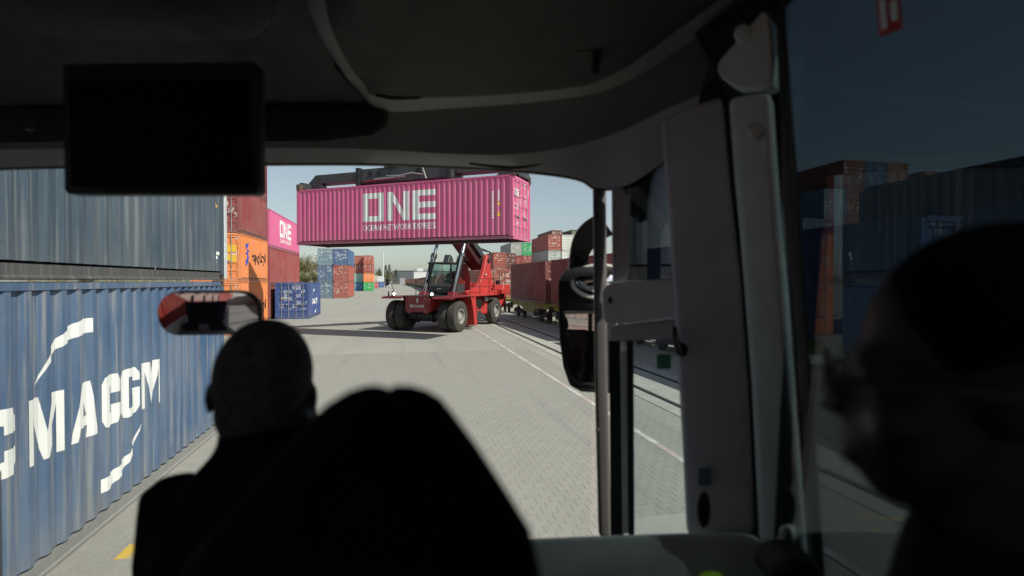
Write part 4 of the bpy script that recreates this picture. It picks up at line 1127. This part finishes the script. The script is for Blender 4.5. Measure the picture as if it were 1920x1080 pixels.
bp('front_wall', MB().box(XL, .30, 2.10, 2.18, .5, 1.62), M['pl_dark'])
bp('front_cap', MB().slab([[(XL-.05,2.14,3.36),(.30,2.12,3.38),(.55,1.80,3.44),(.70,1.34,3.60)],[(XL-.05,1.24,3.76),(.30,1.24,3.76),(.55,1.24,3.76),(.80,1.20,3.76)]], (0,.03,.05)), M['pl_dark'])
bp('front_corner_wall', MB().slab([[(.30,2.18,.5),(.52,1.72,.5),(.70,1.25,.5),(.82,1.0,.5)],[(.30,2.18,1.72),(.52,1.72,1.72),(.70,1.25,1.72),(.82,1.0,2.2)]], (.04,.03,0)), M['pl_dark'])

# windscreen header, from the glass edge upwards
low = [(-140,320,1.98),(120,312,1.98),(490,307,1.98),(700,307,1.98),(860,313,1.97),(960,319,1.96),(1040,327,1.95),(1090,337,1.93),(1116,352,1.92),(1160,352,1.85),(1195,338,1.78),(1250,300,1.70),(1300,270,1.6)]
lipu = [(-140,284,1.93),(120,280,1.93),(490,278,1.93),(700,281,1.93),(820,288,1.92),(930,291,1.91),(1010,286,1.90),(1080,273,1.87),(1120,262,1.84),(1160,248,1.79),(1200,230,1.72),(1250,205,1.64),(1310,180,1.55)]
strip('windscreen_header', [low, lipu], (0,.05,.02), M['pl_light'], 60)
rimo = [(-140,214,1.80),(120,210,1.80),(490,206,1.80),(640,206,1.80),(722,208,1.80),(850,203,1.78),(960,196,1.76),(1060,185,1.73),(1130,172,1.70),(1200,140,1.64),(1255,105,1.58),(1300,76,1.52),(1350,45,1.45)]
strip('header_panel', [lipu, [(a[0]*.5+b[0]*.5, a[1]*.5+b[1]*.5+4, a[2]*.5+b[2]*.5+.015) for a, b in zip(lipu, rimo)], rimo], (0,.04,.03), M['pl_mid'], 60)
strip('glass_edge_seal', [[(p[0],p[1]+3,p[2]+.012) for p in low], [(p[0],p[1]-9,p[2]+.012) for p in low]], (0,.02,0), M['seal'], 60)
strip('wiper_gap', [[(880,305,1.905),(960,312,1.90),(1018,307,1.89)],[(880,309,1.905),(960,318,1.90),(1018,309,1.89)]], (0,.006,0), M['seal'], 20)
# raised rim round the ceiling dome
rim_o = [(560,-60,1.30),(590,40,1.42),(632,120,1.58),(672,170,1.70),(722,209,1.78),(850,204,1.77),(960,197,1.75),(1060,186,1.72),(1130,173,1.69),(1200,141,1.63),(1290,82,1.53),(1360,35,1.44),(1440,-30,1.34)]
rim_i = [(606,-60,1.26),(618,40,1.38),(650,115,1.53),(684,160,1.64),(712,184,1.70),(850,184,1.69),(960,178,1.68),(1060,168,1.66),(1110,158,1.64),(1180,124,1.58),(1262,64,1.49),(1310,30,1.42),(1390,-30,1.32)]
strip('dome_rim', [rim_o, rim_i], (0,.03,.04), plastic('rim_trim', (0.34,0.335,0.31), .6), 70)
d1 = [(640,-60,1.24),(650,40,1.34),(680,105,1.46),(708,148,1.55),(735,176,1.62),(850,178,1.62),(960,170,1.61),(1050,160,1.60),(1100,148,1.58),(1160,118,1.52),(1230,64,1.44),(1290,25,1.38),(1370,-30,1.28)]
dm = [(900,-80,1.05)]*13
dm = [(640+i*60,-120,1.00) for i in range(13)]
strip('ceiling_dome', [rim_i, d1, dm], (0,.03,.04), M['pl_dome'], 70)
strip('dome_gap', [[(706,178,1.655),(740,184,1.655),(790,184,1.655)],[(706,183,1.66),(740,189,1.66),(790,187,1.66)]], (0,.004,.004), M['seal'], 20)
outline('ceiling_latch', [(1080,84,1.42),(1124,80,1.41),(1128,100,1.42),(1122,140,1.46),(1112,140,1.46),(1112,97,1.42),(1080,100,1.42)], (0,.03,.02), M['pl_black'])
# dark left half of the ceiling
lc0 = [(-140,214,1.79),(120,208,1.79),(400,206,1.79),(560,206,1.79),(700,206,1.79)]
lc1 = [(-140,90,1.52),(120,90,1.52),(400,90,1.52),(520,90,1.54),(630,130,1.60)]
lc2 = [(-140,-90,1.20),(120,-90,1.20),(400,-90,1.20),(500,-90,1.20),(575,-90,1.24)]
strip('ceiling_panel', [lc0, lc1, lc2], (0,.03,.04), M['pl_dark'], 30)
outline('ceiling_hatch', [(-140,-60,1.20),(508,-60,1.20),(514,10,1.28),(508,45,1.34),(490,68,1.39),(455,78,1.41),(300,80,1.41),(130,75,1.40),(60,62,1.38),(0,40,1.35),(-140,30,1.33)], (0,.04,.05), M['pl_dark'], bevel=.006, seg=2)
outline('sun_visor', [(487,204,1.765),(700,206,1.765),(727,212,1.765),(722,240,1.80),(700,256,1.82),(600,268,1.84),(487,268,1.84)], (0,.03,.01), M['pl_black'], bevel=.004, seg=2)
outline('sun_visor', [(-140,206,1.765),(130,204,1.765),(130,268,1.84),(-140,272,1.84)], (0,.03,.01), M['pl_black'], bevel=.004, seg=2)
bp('visor_clip', MB().box(*[v for c in ((-1.61,-1.59),(1.765,1.785)) for v in c], 3.40, 3.43), M['pl_dark'])
# windscreen pane
ws_t = [(x, y-14, D+.03) for x, y, D in low[:9]]
rows = [[B(*p) for p in curve(ws_t, 24)]]
rows.append([(min(p.x, .34), p.y+.14, 1.60) for p in rows[0]])
bp('windscreen', MB().slab(rows, (0,.006,0)), M['wind'], smooth=True)
# A pillar
bp('front_pillar', MB().loft([[B(1112,340,1.93)+Vector(o) for o in ((0,0,0),(.046,0,0),(.056,.06,0),(.008,.07,0))], [B(1116,700,1.95)+Vector(o) for o in ((0,0,0),(.046,0,0),(.056,.06,0),(.008,.07,0))], [B(1124,1010,1.97)+Vector(o) for o in ((0,0,0),(.046,0,0),(.056,.06,0),(.008,.07,0))]]), plastic('front_pillar_trim', (0.095,0.092,0.09), .5), bevel=.012, seg=3)
for py, x in ((405,1120),(808,1121)): bp('screw', MB().ell(B(x,py,1.925), (.008,.006,.008), 8, 6), M['pl_dark'])
# front door
outline('door_upper_frame', [(1146,344,1.86),(1172,344,1.85),(1204,334,1.82),(1206,352,1.82),(1186,360,1.83),(1190,500,1.83),(1206,526,1.83),(1148,532,1.86)], (.012,.05,0), M['pl_post'], bevel=.006)
outline('door_seal', [(1183,352,1.828),(1206,336,1.815),(1207,530,1.825),(1188,530,1.828)], (.004,.02,0), M['seal'])
rows = [[B(1168,335,1.86), B(1300,250,1.62)],[B(1168,532,1.86), B(1300,532,1.62)]]
bp('door_window', MB().slab(rows, (.004,.004,0)), M['doortint'])
bar_c = [(1128,546,1.76),(1140,532,1.75),(1180,528,1.72),(1258,522,1.62),(1290,522,1.58),(1290,600,1.58),(1258,598,1.62),(1180,606,1.72),(1140,610,1.75),(1130,600,1.76)]
outline('door_crossbar', bar_c, (.02,.09,0), plastic('door_bar_grip', (0.82,0.81,0.81), .5), bevel=.022, seg=4)
bp('screw', MB().ell(B(1144,563,1.745), (.007,.006,.012), 8, 6), M['pl_dark'])
outline('door_rail', [(1140,612,1.80),(1285,596,1.64),(1285,634,1.64),(1200,638,1.74),(1160,640,1.80),(1140,640,1.81)], (.02,.05,0), M['pl_post'], bevel=.008)
outline('door_seal', [(1142,640,1.815),(1162,640,1.80),(1170,1010,1.82),(1146,1010,1.835)], (.01,.03,0), M['seal'])
outline('glass_edge_strip', [(1163,660,1.79),(1175,655,1.78),(1180,1004,1.80),(1168,1004,1.81)], (.006,.012,0), M['pl_pillar'], bevel=.003)
outline('door_seal', [(1175,640,1.785),(1187,636,1.77),(1190,1006,1.79),(1180,1006,1.80)], (.006,.016,0), M['seal'])
rows = [[B(1168,636,1.83), B(1310,620,1.63)],[B(1172,1040,1.85), B(1330,1040,1.65)]]
bp('door_window', MB().slab(rows, (.004,.004,0)), M['doorglass'])
outline('exit_sticker', [(1232,664,1.722),(1258,664,1.688),(1258,692,1.688),(1232,692,1.722)], (.002,.002,0), basic('green_print', (0.02,0.20,0.09), .5), bus)
# door post and B pillar
outline('door_post', [(1236,222,1.56),(1290,200,1.50),(1352,178,1.42),(1366,330,1.41),(1388,520,1.40),(1404,720,1.40),(1420,1010,1.40),(1288,1010,1.52),(1278,820,1.53),(1264,600,1.55),(1252,420,1.56)], (.05,.10,0), M['pl_post'], bevel=.02, seg=3)
outline('pillar_cover', [(1362,182,1.36),(1442,168,1.27),(1466,480,1.27),(1494,780,1.27),(1522,1066,1.27),(1450,1080,1.33),(1424,1010,1.36),(1408,720,1.36),(1390,500,1.36),(1372,310,1.36)], (.05,.08,0), M['pl_pillar'], bevel=.022, seg=4)
outline('pillar_cap', [(1344,118,1.34),(1376,80,1.30),(1428,22,1.24),(1438,30,1.24),(1448,120,1.25),(1444,160,1.26),(1420,170,1.28),(1380,166,1.31),(1352,148,1.33),(1342,132,1.34)], (.05,.06,0), M['pl_pillar'], bevel=.025, seg=4)
outline('pillar_shadow_panel', [(1300,64,1.47),(1430,-20,1.30),(1444,20,1.30),(1444,180,1.33),(1365,186,1.42),(1340,140,1.42)], (.06,.06,0), M['pl_dark'])  # solid dark panel standing for the shadow beside the pillar cap
for px, py, D in ((1416,247,1.275),(1480,1003,1.275),(1390,66,1.262)): bp('bolt_cap', MB().ell(B(px,py,D), (.021,.012,.021), 14, 9), M['pl_pillar'], smooth=True)
outline('coat_hook', [(1264,612,1.50),(1270,612,1.50),(1276,640,1.47),(1290,648,1.46),(1292,662,1.46),(1282,672,1.46),(1270,666,1.48),(1264,640,1.49)], (0,.02,0), M['pl_black'], bevel=.003)
def round_sticker():
    c = B(1321,957,1.478); n = 24
    ring = MB(); disc = MB()
    for m_, r0, r1 in ((ring, .020, .029),):
        m_.loft([[c+Vector((math.cos(a)*r*.62, -.004, math.sin(a)*r*1.75)) for a in [2*math.pi*i/n for i in range(n)]] for r in (r0, r1)], caps=False)
    o = bp('round_sticker', MB().add([c+Vector((math.cos(2*math.pi*i/n)*.029*.62, -.002, math.sin(2*math.pi*i/n)*.029*1.75)) for i in range(n)], [tuple(range(n))]), M['pl_black'])
    bp('sticker_ring', ring, basic('red_print', (0.09,0.012,0.016), .5), o)
round_sticker()
outline('blue_sticker', [(1310,878,1.482),(1334,878,1.458),(1335,912,1.458),(1311,912,1.482)], (0,-.002,0), basic('blue_label', (0.09,0.13,0.17), .5))
# right side window
outline('window_seal', [(1446,-80,1.20),(1458,-80,1.19),(1490,300,1.17),(1524,760,1.17),(1552,1120,1.17),(1524,1120,1.20),(1494,760,1.21),(1468,400,1.22)], (.03,.05,0), M['seal'], bevel=.008)
rows = [[Vector((.655,1.325,3.64)), (XR+.012,YB+.02,3.64)],[Vector((.655,1.325,2.05)), (XR+.012,YB+.02,2.05)]]
pa, pb = Vector(rows[0][0]), Vector(rows[0][1]); pc, pd = Vector(rows[1][0]), Vector(rows[1][1])
bp('side_window', MB().slab([[pa, pa.lerp(pb,.2)],[pc, pc.lerp(pd,.2)]], (.006,0,0)), M['tint'])
bp('side_window', MB().slab([[pa.lerp(pb,.201), pb],[pc.lerp(pd,.201), pd]], (.006,0,0)), M['leftglass'])
bp('body_panel', MB().slab([[(.575,1.72,1.70),(.645,1.42,1.70),(.655,1.335,1.70),(.66,1.31,1.70)],[(.575,1.72,3.52),(.645,1.42,3.56),(.655,1.335,3.60),(.66,1.31,3.62)]], (.012,.006,0)), M['pl_dark'])
bp('window_sill', MB().box(XR-.10, XR+.0, YB, 1.0, 2.12, 2.19), M['pl_dark'], bevel=.01)
def on_pane(px, py):
    a, b = rows[0][0], Vector(rows[0][1]); c = rows[1][0]
    n = (b-a).cross(c-a).normalized(); o = Vector((0,0,CAMH)); d = (B(px,py,1)-o)
    return o + d*((a-o).dot(n)/d.dot(n)), n
def pane_sheet(name, pts, mat, k=.003):
    P_ = []
    for p in pts:
        w, n = on_pane(*p); s = -1 if n.x > 0 else 1; P_.append(w + n*s*k)
    return bp(name, MB().add(P_, [tuple(range(len(P_)))]), mat)
pane_sheet('window_sticker', [(1640,-6),(1684,-14),(1692,56),(1648,72)], basic('sticker_red', (0.50,0.04,0.035), .5))
pane_sheet('sticker_print', [(1648,4),(1660,2),(1665,56),(1653,60)], M['white'], .005)
pane_sheet('sticker_print', [(1668,8),(1682,4),(1685,40),(1672,44)], M['white'], .005)
# dash ledge in front of the right seat
outline('ledge', [(980,1012,1.36),(1120,1006,1.36),(1300,1000,1.34),(1400,1000,1.31),(1428,1006,1.30),(1444,1030,1.29),(1450,1120,1.28),(980,1120,1.36)], (0,.16,-.10), M['pl_pillar'], bevel=.02, seg=3)
outline('dashboard', [(-200,1190,1.9),(900,1190,1.9),(1000,1080,1.9),(1130,1070,1.9),(1160,1240,1.9),(-200,1280,1.9)], (0,.2,0), M['pl_dark'])
outline('armrest', [(1452,1080,1.12),(1470,1058,1.12),(1500,1050,1.10),(1540,1056,1.08),(1560,1100,1.08),(1452,1110,1.12)], (0,.1,0), M['pl_black'], bevel=.02, seg=3)
# inside mirror
mc = B(392,588,1.50)
mrot = Matrix.Rotation(R(9.5), 4, 'Z') @ Matrix.Rotation(R(4.5), 4, 'X')
def stadium(w, h, r, n=8):
    pts = []
    for cx, cz, a0 in ((w/2-r,h/2-r,0),(-w/2+r,h/2-r,90),(-w/2+r,-h/2+r,180),(w/2-r,-h/2+r,270)):
        for i in range(n+1):
            a = R(a0+90*i/n); pts.append((cx+r*math.cos(a), cz+r*math.sin(a)))
    return pts
im = empty('inside_mirror', mc, 0, bus); im.rotation_euler = mrot.to_euler()
st = stadium(.268,.126,.056)
bp('mirror_housing', MB().prism(st, .004, .035, 'y'), M['pl_black'], im, bevel=.008, seg=2)
st2 = stadium(.260,.118,.052)
gm = MB(); rings = [[(x*k, -.004-.0105*(1-(k*k)*((x/.13)**2+(z/.13)**2)), z*k) for x, z in st2] for k in (.02,.15,.3,.45,.6,.75,.88,1.0)]
gm.loft(rings, caps=False); gm.add(rings[0], [tuple(range(len(st2)))])
bp('mirror_glass', gm, M['mirror'], im, smooth=True, weld=True, angle=80)
bp('mirror_stalk', MB().tube([(.10,.03,-.02),(.12,.25,-.10),(.13,.45,-.20)], .012), M['pl_black'], im)
# wing mirror outside
wm = empty('wing_mirror', (0,0,0), 0, bus)
D_ = 2.42
hs = [(1046,560,D_),(1046,528,D_),(1056,512,D_),(1080,506,D_),(1150,506,D_),(1160,740,D_),(1090,736,D_),(1068,724,D_),(1056,690,D_),(1049,640,D_)]
outline('mirror_housing', hs, (.02,.09,0), M['pl_black'], wm, bevel=.012, seg=3)
def mirror_pane(name, pts, tilt, dome=None):
    P_ = [B(*p) for p in pts]; c = sum(P_, Vector())/len(P_)
    rot = Matrix.Rotation(R(tilt[0]), 3, 'Z') @ Matrix.Rotation(R(tilt[1]), 3, 'X')
    return bp(name, MB().add([c + rot @ (p-c) for p in P_], [tuple(range(len(P_)))]), M['mirror'], wm)
outline('mirror_bezel', [(1056,584,D_-.01),(1150,580,D_-.01),(1152,726,D_-.01),(1084,722,D_-.01),(1066,708,D_-.01),(1059,670,D_-.01)], (0,.012,0), M['seal'], wm, bevel=.004)
mirror_pane('mirror_glass', [(1060,590,D_-.045),(1146,586,D_-.045),(1148,718,D_-.045),(1086,716,D_-.045),(1070,704,D_-.045),(1063,668,D_-.045)], (-14,-3))
cc = B(1125,520,D_-.03)+Vector((0,0,-.02))
bp('convex_glass', MB().ell(cc+Vector((0,.06,.0)), (.120,.08,.068), 24, 14), M['mirror'], wm, smooth=True)
bp('convex_ring', MB().tube([cc+Vector((.126*math.cos(a), 0, .073*math.sin(a))) for a in [i*2*math.pi/28 for i in range(29)]], .010, 8), M['pl_light'], wm, smooth=True)
strip('mirror_arm', [[(1122,400,2.30),(1092,420,2.33),(1074,452,2.38),(1066,508,2.45)],[(1150,440,2.30),(1128,452,2.33),(1106,476,2.38),(1100,512,2.45)]], (0,.05,0), plastic('mirror_arm_shell', (0.055,0.046,0.042), .4), 16, wm)
outline('mirror_brow', [(1050,524,2.33),(1060,508,2.33),(1084,500,2.33),(1150,500,2.33),(1150,516,2.33),(1090,518,2.33),(1066,528,2.33)], (0,.09,0), M['pl_black'], wm, bevel=.006, seg=2)
outline('mirror_bracket', [(1068,500,2.40),(1078,474,2.38),(1092,478,2.38),(1100,490,2.38),(1112,500,2.40),(1112,512,2.42),(1070,512,2.42)], (0,.04,0), M['pl_black'], wm)
# ceiling monitor
mon = thing('monitor', 'black flat screen hanging from the bus ceiling above the driver', 'monitor', (0,0,0), -YAW)
D_ = 1.30
outline('casing', [(120,120,D_-.02),(478,116,D_-.02),(484,124,D_-.02),(486,356,D_),(480,364,D_),(126,364,D_),(121,356,D_)], (0,.045,0), M['pl_black'], mon, bevel=.006, seg=2)
outline('screen', [(134,152,D_-.026),(470,150,D_-.026),(472,350,D_-.008),(136,350,D_-.008)], (0,.004,0), basic('screen_off', (0.002,0.002,0.002), .5, spec=.05), mon)
outline('bracket', [(270,180,D_+.044),(330,180,D_+.044),(330,230,D_+.05),(270,230,D_+.05)], (0,.44,.02), M['pl_black'], mon)
# seat rows further back, seen in the inside mirror
M['seat_cloth'] = basic('seat_cloth', (0.022,0.024,0.035), .9, var=.3, scale=20, bmp=.3, bscale=200, spec=.1)
cush = MB().box(-.23, .23, -.22, .26, .30, .44).mesh('cushion', bevel=.04, seg=2)
back = MB().prism([(-.26,.38),(-.15,.38),(-.24,1.12),(-.33,1.12)], -.22, .22, 'x').mesh('backrest', bevel=.035, seg=2)
base = MB().box(-.12, .12, -.16, .18, 0, .30).mesh('seat_base')
for y in (-1.1, -2.0, -2.9, -3.8, -4.7, -5.6):
    for x in (-1.72, -1.24):
        s = empty('seat', (x, y, 1.62), 0, bus)
        put('cushion', cush, M['seat_cloth'], s); put('backrest', back, M['seat_cloth'], s); put('seat_base', base, M['pl_black'], s)
# seats (their tops stay below the picture)
def seat(x, y, w=.46, top=2.45):
    s = empty('seat', (x, y, 1.62), 0, bus)
    bp('cushion', MB().box(-w/2, w/2, -.25, .25, .32, .46), M['pl_black'], s, bevel=.04, seg=2)
    bp('backrest', MB().prism([(-.24,.42),(-.12,.42),(-.20,top-1.62),(-.30,top-1.62)], -w/2, w/2, 'x'), M['pl_black'], s, bevel=.03, seg=2)
    bp('seat_base', MB().box(-.15, .15, -.18, .18, 0, .32), M['pl_black'], s)
# ------------------------------------------------------------------ people
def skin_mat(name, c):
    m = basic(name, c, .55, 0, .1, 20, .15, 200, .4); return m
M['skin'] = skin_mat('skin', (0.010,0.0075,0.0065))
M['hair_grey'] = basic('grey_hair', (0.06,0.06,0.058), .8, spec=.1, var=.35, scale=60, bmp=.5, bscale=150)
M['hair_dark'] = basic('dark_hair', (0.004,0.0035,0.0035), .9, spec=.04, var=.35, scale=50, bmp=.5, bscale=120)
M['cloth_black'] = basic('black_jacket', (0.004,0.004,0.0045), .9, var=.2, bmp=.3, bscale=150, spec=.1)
M['cloth_blue'] = basic('blue_jeans', (0.04,0.07,0.13), .9, var=.2)
M['hivis'] = basic('hi_vis_cloth', (0.55,0.85,0.05), .8, var=.1)
def remesh(mb, name, vox, mat, parent, smooth_it=4):
    me = mb.mesh(name)
    o = bpy.data.objects.new(name, me); col.objects.link(o)
    r = o.modifiers.new('r', 'REMESH'); r.mode = 'VOXEL'; r.voxel_size = vox
    s = o.modifiers.new('s', 'SMOOTH'); s.factor = .5; s.iterations = smooth_it
    dg = bpy.context.evaluated_depsgraph_get()
    nm = bpy.data.meshes.new_from_object(o.evaluated_get(dg))
    bpy.data.objects.remove(o); bpy.data.meshes.remove(me)
    nm.name = name; nm.materials.clear()
    for p in nm.polygons: p.use_smooth = True
    return put(name, nm, mat, parent)
def head_shapes(mb, T):
    """head facing +y, centre at eye height; T maps into the person's frame"""
    m = MB()
    m.ell((0,-.012,.030), (.076,.098,.098), 20, 14)
    m.ell((0,.030,-.045), (.062,.070,.078), 18, 12)
    m.ell((0,.050,-.095), (.034,.034,.026), 12, 8)
    m.ell((0,.082,.012), (.050,.016,.014), 12, 8)          # brow
    m.loft([[(-.010,.085,.012),(.010,.085,.012),(.008,.094,.012),(-.008,.094,.012)], [(-.018,.080,-.040),(.018,.080,-.040),(.010,.122,-.036),(-.010,.122,-.036)]])
    m.ell((0,.094,-.066), (.026,.012,.007), 12, 6); m.ell((0,.092,-.080), (.024,.013,.008), 12, 6)
    for s in (-1, 1):
        m.ell((s*.080,-.008,-.006), (.012,.022,.034), 10, 8, Matrix.Rotation(s*R(18), 3, 'Z'))
        m.ell((s*.046,.062,-.030), (.026,.026,.024), 10, 8)  # cheek
    m.tube([(0,-.030,-.04),(0,-.035,-.12),(0,-.045,-.22)], [.060,.062,.075], 16)
    mb.add([T @ Vector(p) for p in m.v], m.f)
def limb(mb, pts, rs): mb.tube(pts, rs, 12)
def hand(mb, w, d, up):
    """palm with five bent fingers at wrist w, pointing along d"""
    d = Vector(d).normalized(); up = Vector(up); s = d.cross(up).normalized(); w = Vector(w)
    mb.loft([[w + s*a*.030 + up*b*.014 for a, b in ((-1,-1),(1,-1),(1,1),(-1,1))], [w + d*.09 + s*a*.040 + up*b*.012 for a, b in ((-1,-1),(1,-1),(1,1),(-1,1))]])
    for k, L in enumerate((.066,.076,.070,.056)):
        b = w + d*.082 + s*(-.030+.020*k)
        mb.tube([b, b+d*L*.5-up*.006, b+d*L*.75-up*.03, b+d*L*.7-up*.055], [.0095,.009,.0085,.007], 8)
    b = w + d*.03 - s*.03
    mb.tube([b, b-s*.03+d*.02-up*.012, b-s*.035+d*.055-up*.03], [.012,.011,.009], 8)
def person(label, base, rz, headT, eye, sit=True, jacket='cloth_black', trousers='cloth_black', scale=1, shoulders=.215, lean=0.0, arms=((.0,.36,.72),(.0,.36,.72)), vox=.009, legs=True, hx=0.0, drop=.225, armout=.07):
    """seated person; local origin at the seat point, +y forward, eye = eye height over the seat"""
    t = thing('person', label, 'person', base, rz); t.scale = (scale,)*3
    sh = eye-drop
    body = MB(); jk = MB(); tr = MB()
    T = Matrix.Translation((hx, lean*eye, eye)) @ headT
    head_shapes(body, T)
    def ring(cx, cy, z, a, b, n=20): return [(cx+a*math.copysign(abs(math.cos(u))**.8, math.cos(u)), cy+b*math.copysign(abs(math.sin(u))**.8, math.sin(u)), z) for u in [2*math.pi*i/n for i in range(n)]]
    ly = lambda z: lean*z - .03
    prof = [(.0,.17,.12),(.12,.165,.115),(.28,.17,.115),(sh-.14,.185,.12),(sh-.05,shoulders*.9,.105),(sh+.01,shoulders*.72,.08),(sh+.055,.088,.072),(sh+.12,.062,.06)]
    body.loft([ring(0, ly(z), z, a*.93, b*.9) for z, a, b in prof])
    jk.loft([ring(0, ly(z), z, a*1.06+.008, b*1.1+.008) for z, a, b in prof[:-1]] + [ring(0, ly(sh+.085)-.004, sh+.085, .086, .084), ring(0, ly(sh+.105)-.004, sh+.105, .080, .078)])
    for s, (ox, fy, fz) in zip((-1, 1), arms):
        a = Vector((s*shoulders*.86, ly(sh), sh-.02)); e = Vector((s*(shoulders+armout), ly(sh)+.10, sh-.30)); w = Vector((s*(.16+ox), fy, e.z+.02+(fz-.72)))
        limb(body, [a, e, w], [.05,.042,.03]); hand(body, w, (w-e).normalized(), (0,0,1))
        limb(jk, [a, a.lerp(e,.5)+Vector((s*.012,0,0)), e, w.lerp(e,.08)], [.068,.062,.056,.042])
    if legs:
        for s in (-1, 1):
            h = Vector((s*.09,0,.06)); k = Vector((s*.12,.44,.06)); f = Vector((s*.12,.42,-.40))
            limb(body, [h,k,f], [.07,.052,.036]); body.tube([f, f+Vector((0,.10,-.03)), f+Vector((0,.2,-.035))], [.04,.045,.03], 10)
            limb(tr, [h,h.lerp(k,.5),k,f+Vector((0,0,.05))], [.092,.082,.066,.052])
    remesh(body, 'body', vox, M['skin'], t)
    remesh(jk, 'jacket', .012, M[jacket], t)
    if legs: remesh(tr, 'trousers', .014, M[trousers], t)
    return t, T
def hair_cap(t, T, mat, shapes, cut, vox=.007):
    """hair: blobs round the skull, with the face region left free by cut(p)"""
    m = MB()
    for c, r in shapes: m.ell(c, r, 20, 14)
    m.v = [tuple(T @ Vector(p)) for p in m.v]
    return remesh(m, 'hair', vox, M[mat], t, 2)
def loc(px, py, D):
    p = gpt(px, py, D); return p
# driver: back of the head towards us
eyeh = .72
hp = gpt(530, 738, .95)
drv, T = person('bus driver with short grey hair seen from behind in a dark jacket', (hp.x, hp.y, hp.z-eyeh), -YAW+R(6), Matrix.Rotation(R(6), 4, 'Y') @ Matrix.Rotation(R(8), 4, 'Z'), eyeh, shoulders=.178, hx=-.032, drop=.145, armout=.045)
hair_cap(drv, T, 'hair_grey', [((0,-.020,.036), (.081,.100,.100)), ((0,-.055,-.02), (.066,.055,.062))], None)
# passenger right in front of the camera: dark bobbed hair
hp = gpt(706, 1030, .46)
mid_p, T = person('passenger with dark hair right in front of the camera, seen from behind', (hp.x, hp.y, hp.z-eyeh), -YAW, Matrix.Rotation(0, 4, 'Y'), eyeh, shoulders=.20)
bob = MB(); rb = random.Random(11)
prof = [(.141,.008,.012),(.139,.022,.012),(.134,.036,.011),(.125,.050,.010),(.110,.064,.008),(.083,.087,.005),(.046,.114,0),(.014,.138,-.006),(-.023,.150,-.006),(-.08,.152,-.004),(-.13,.146,0),(-.155,.12,0)]
rings = []
for z, rx, ox in prof:
    rings.append([T @ Vector((ox + rx*math.cos(u)*(1+.02*math.sin(5*u+z*40)), -.022 + min(rx*1.12,.128)*math.sin(u), z+.004*math.sin(3*u))) for u in [2*math.pi*k/36 for k in range(36)]])
bob.loft(rings)
bob.build('hair', M['hair_dark'], mid_p, smooth=True, angle=80)
# passenger at the side window, turned to the left, with glasses
hp = gpt(1828, 712, .47)
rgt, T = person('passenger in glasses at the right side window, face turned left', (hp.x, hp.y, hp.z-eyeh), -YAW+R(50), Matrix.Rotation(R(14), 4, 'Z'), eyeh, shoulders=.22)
hair_cap(rgt, T, 'hair_dark', [((0,-.022,.042), (.084,.100,.097)), ((0,-.062,-.01), (.068,.052,.06))], None)
gl = MB()
for s in (-1, 1):
    gl.tube([(s*.034+.025*math.cos(a), .112-abs(math.cos(a))*.004, -.004+.020*math.sin(a)) for a in [i*math.pi/10 for i in range(21)]], .0026, 6)
    gl.tube([(s*.060,.105,.002),(s*.082,.06,.002),(s*.088,-.01,.0),(s*.086,-.03,-.015)], .0028, 6)
gl.tube([(-.010,.113,0),(0,.116,.004),(.010,.113,0)], .0026, 6)
gl.v = [tuple(T @ Vector(p)) for p in gl.v]
gf = gl.build('glasses', M['pl_black'], rgt, smooth=True)
# seats
Rz = Matrix.Rotation(YAW, 3, 'Z')
for p in (drv, mid_p, rgt):
    l = Rz @ p.location; 
    s = empty('seat', (l.x, l.y-.02, l.z-.46), p.rotation_euler.z + YAW, bus)
    w = .5
    bp('cushion', MB().box(-w/2, w/2, -.22, .28, .30, .425), M['pl_black'], s, bevel=.04, seg=2)
    bp('backrest', MB().prism([(-.27,.40),(-.19,.40),(-.20,.80),(-.27,.80)], -w/2, w/2, 'x'), M['pl_black'], s, bevel=.03, seg=2)
    bp('seat_base', MB().box(-.15, .15, -.15, .18, 1.62-(l.z-.46), .30), M['pl_black'], s)
# bright vest cloth lying on the ledge
vp = gpt(1340, 1092, 1.24)
vm = MB().ell((0,0,0), (.036,.03,.016), 14, 8)
rv = random.Random(3)
vm.v = [(x*(1+rv.uniform(-.15,.15)), y, z*(1+rv.uniform(-.2,.2))) for x, y, z in vm.v]
vo = vm.build('safety_vest', M['hivis'], None, smooth=True); vo.location = vp
tag(vo, 'bright yellow-green safety vest lying bundled by the pale ledge', 'vest')
# operator in the reach stacker cab
ow = rsM @ Vector((.12, 2.78, 2.90))
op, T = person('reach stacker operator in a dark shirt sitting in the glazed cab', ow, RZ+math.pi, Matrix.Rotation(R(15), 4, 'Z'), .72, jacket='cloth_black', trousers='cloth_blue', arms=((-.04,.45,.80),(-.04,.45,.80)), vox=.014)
hair_cap(op, T, 'hair_dark', [((0,-.020,.040), (.081,.100,.098))], None)
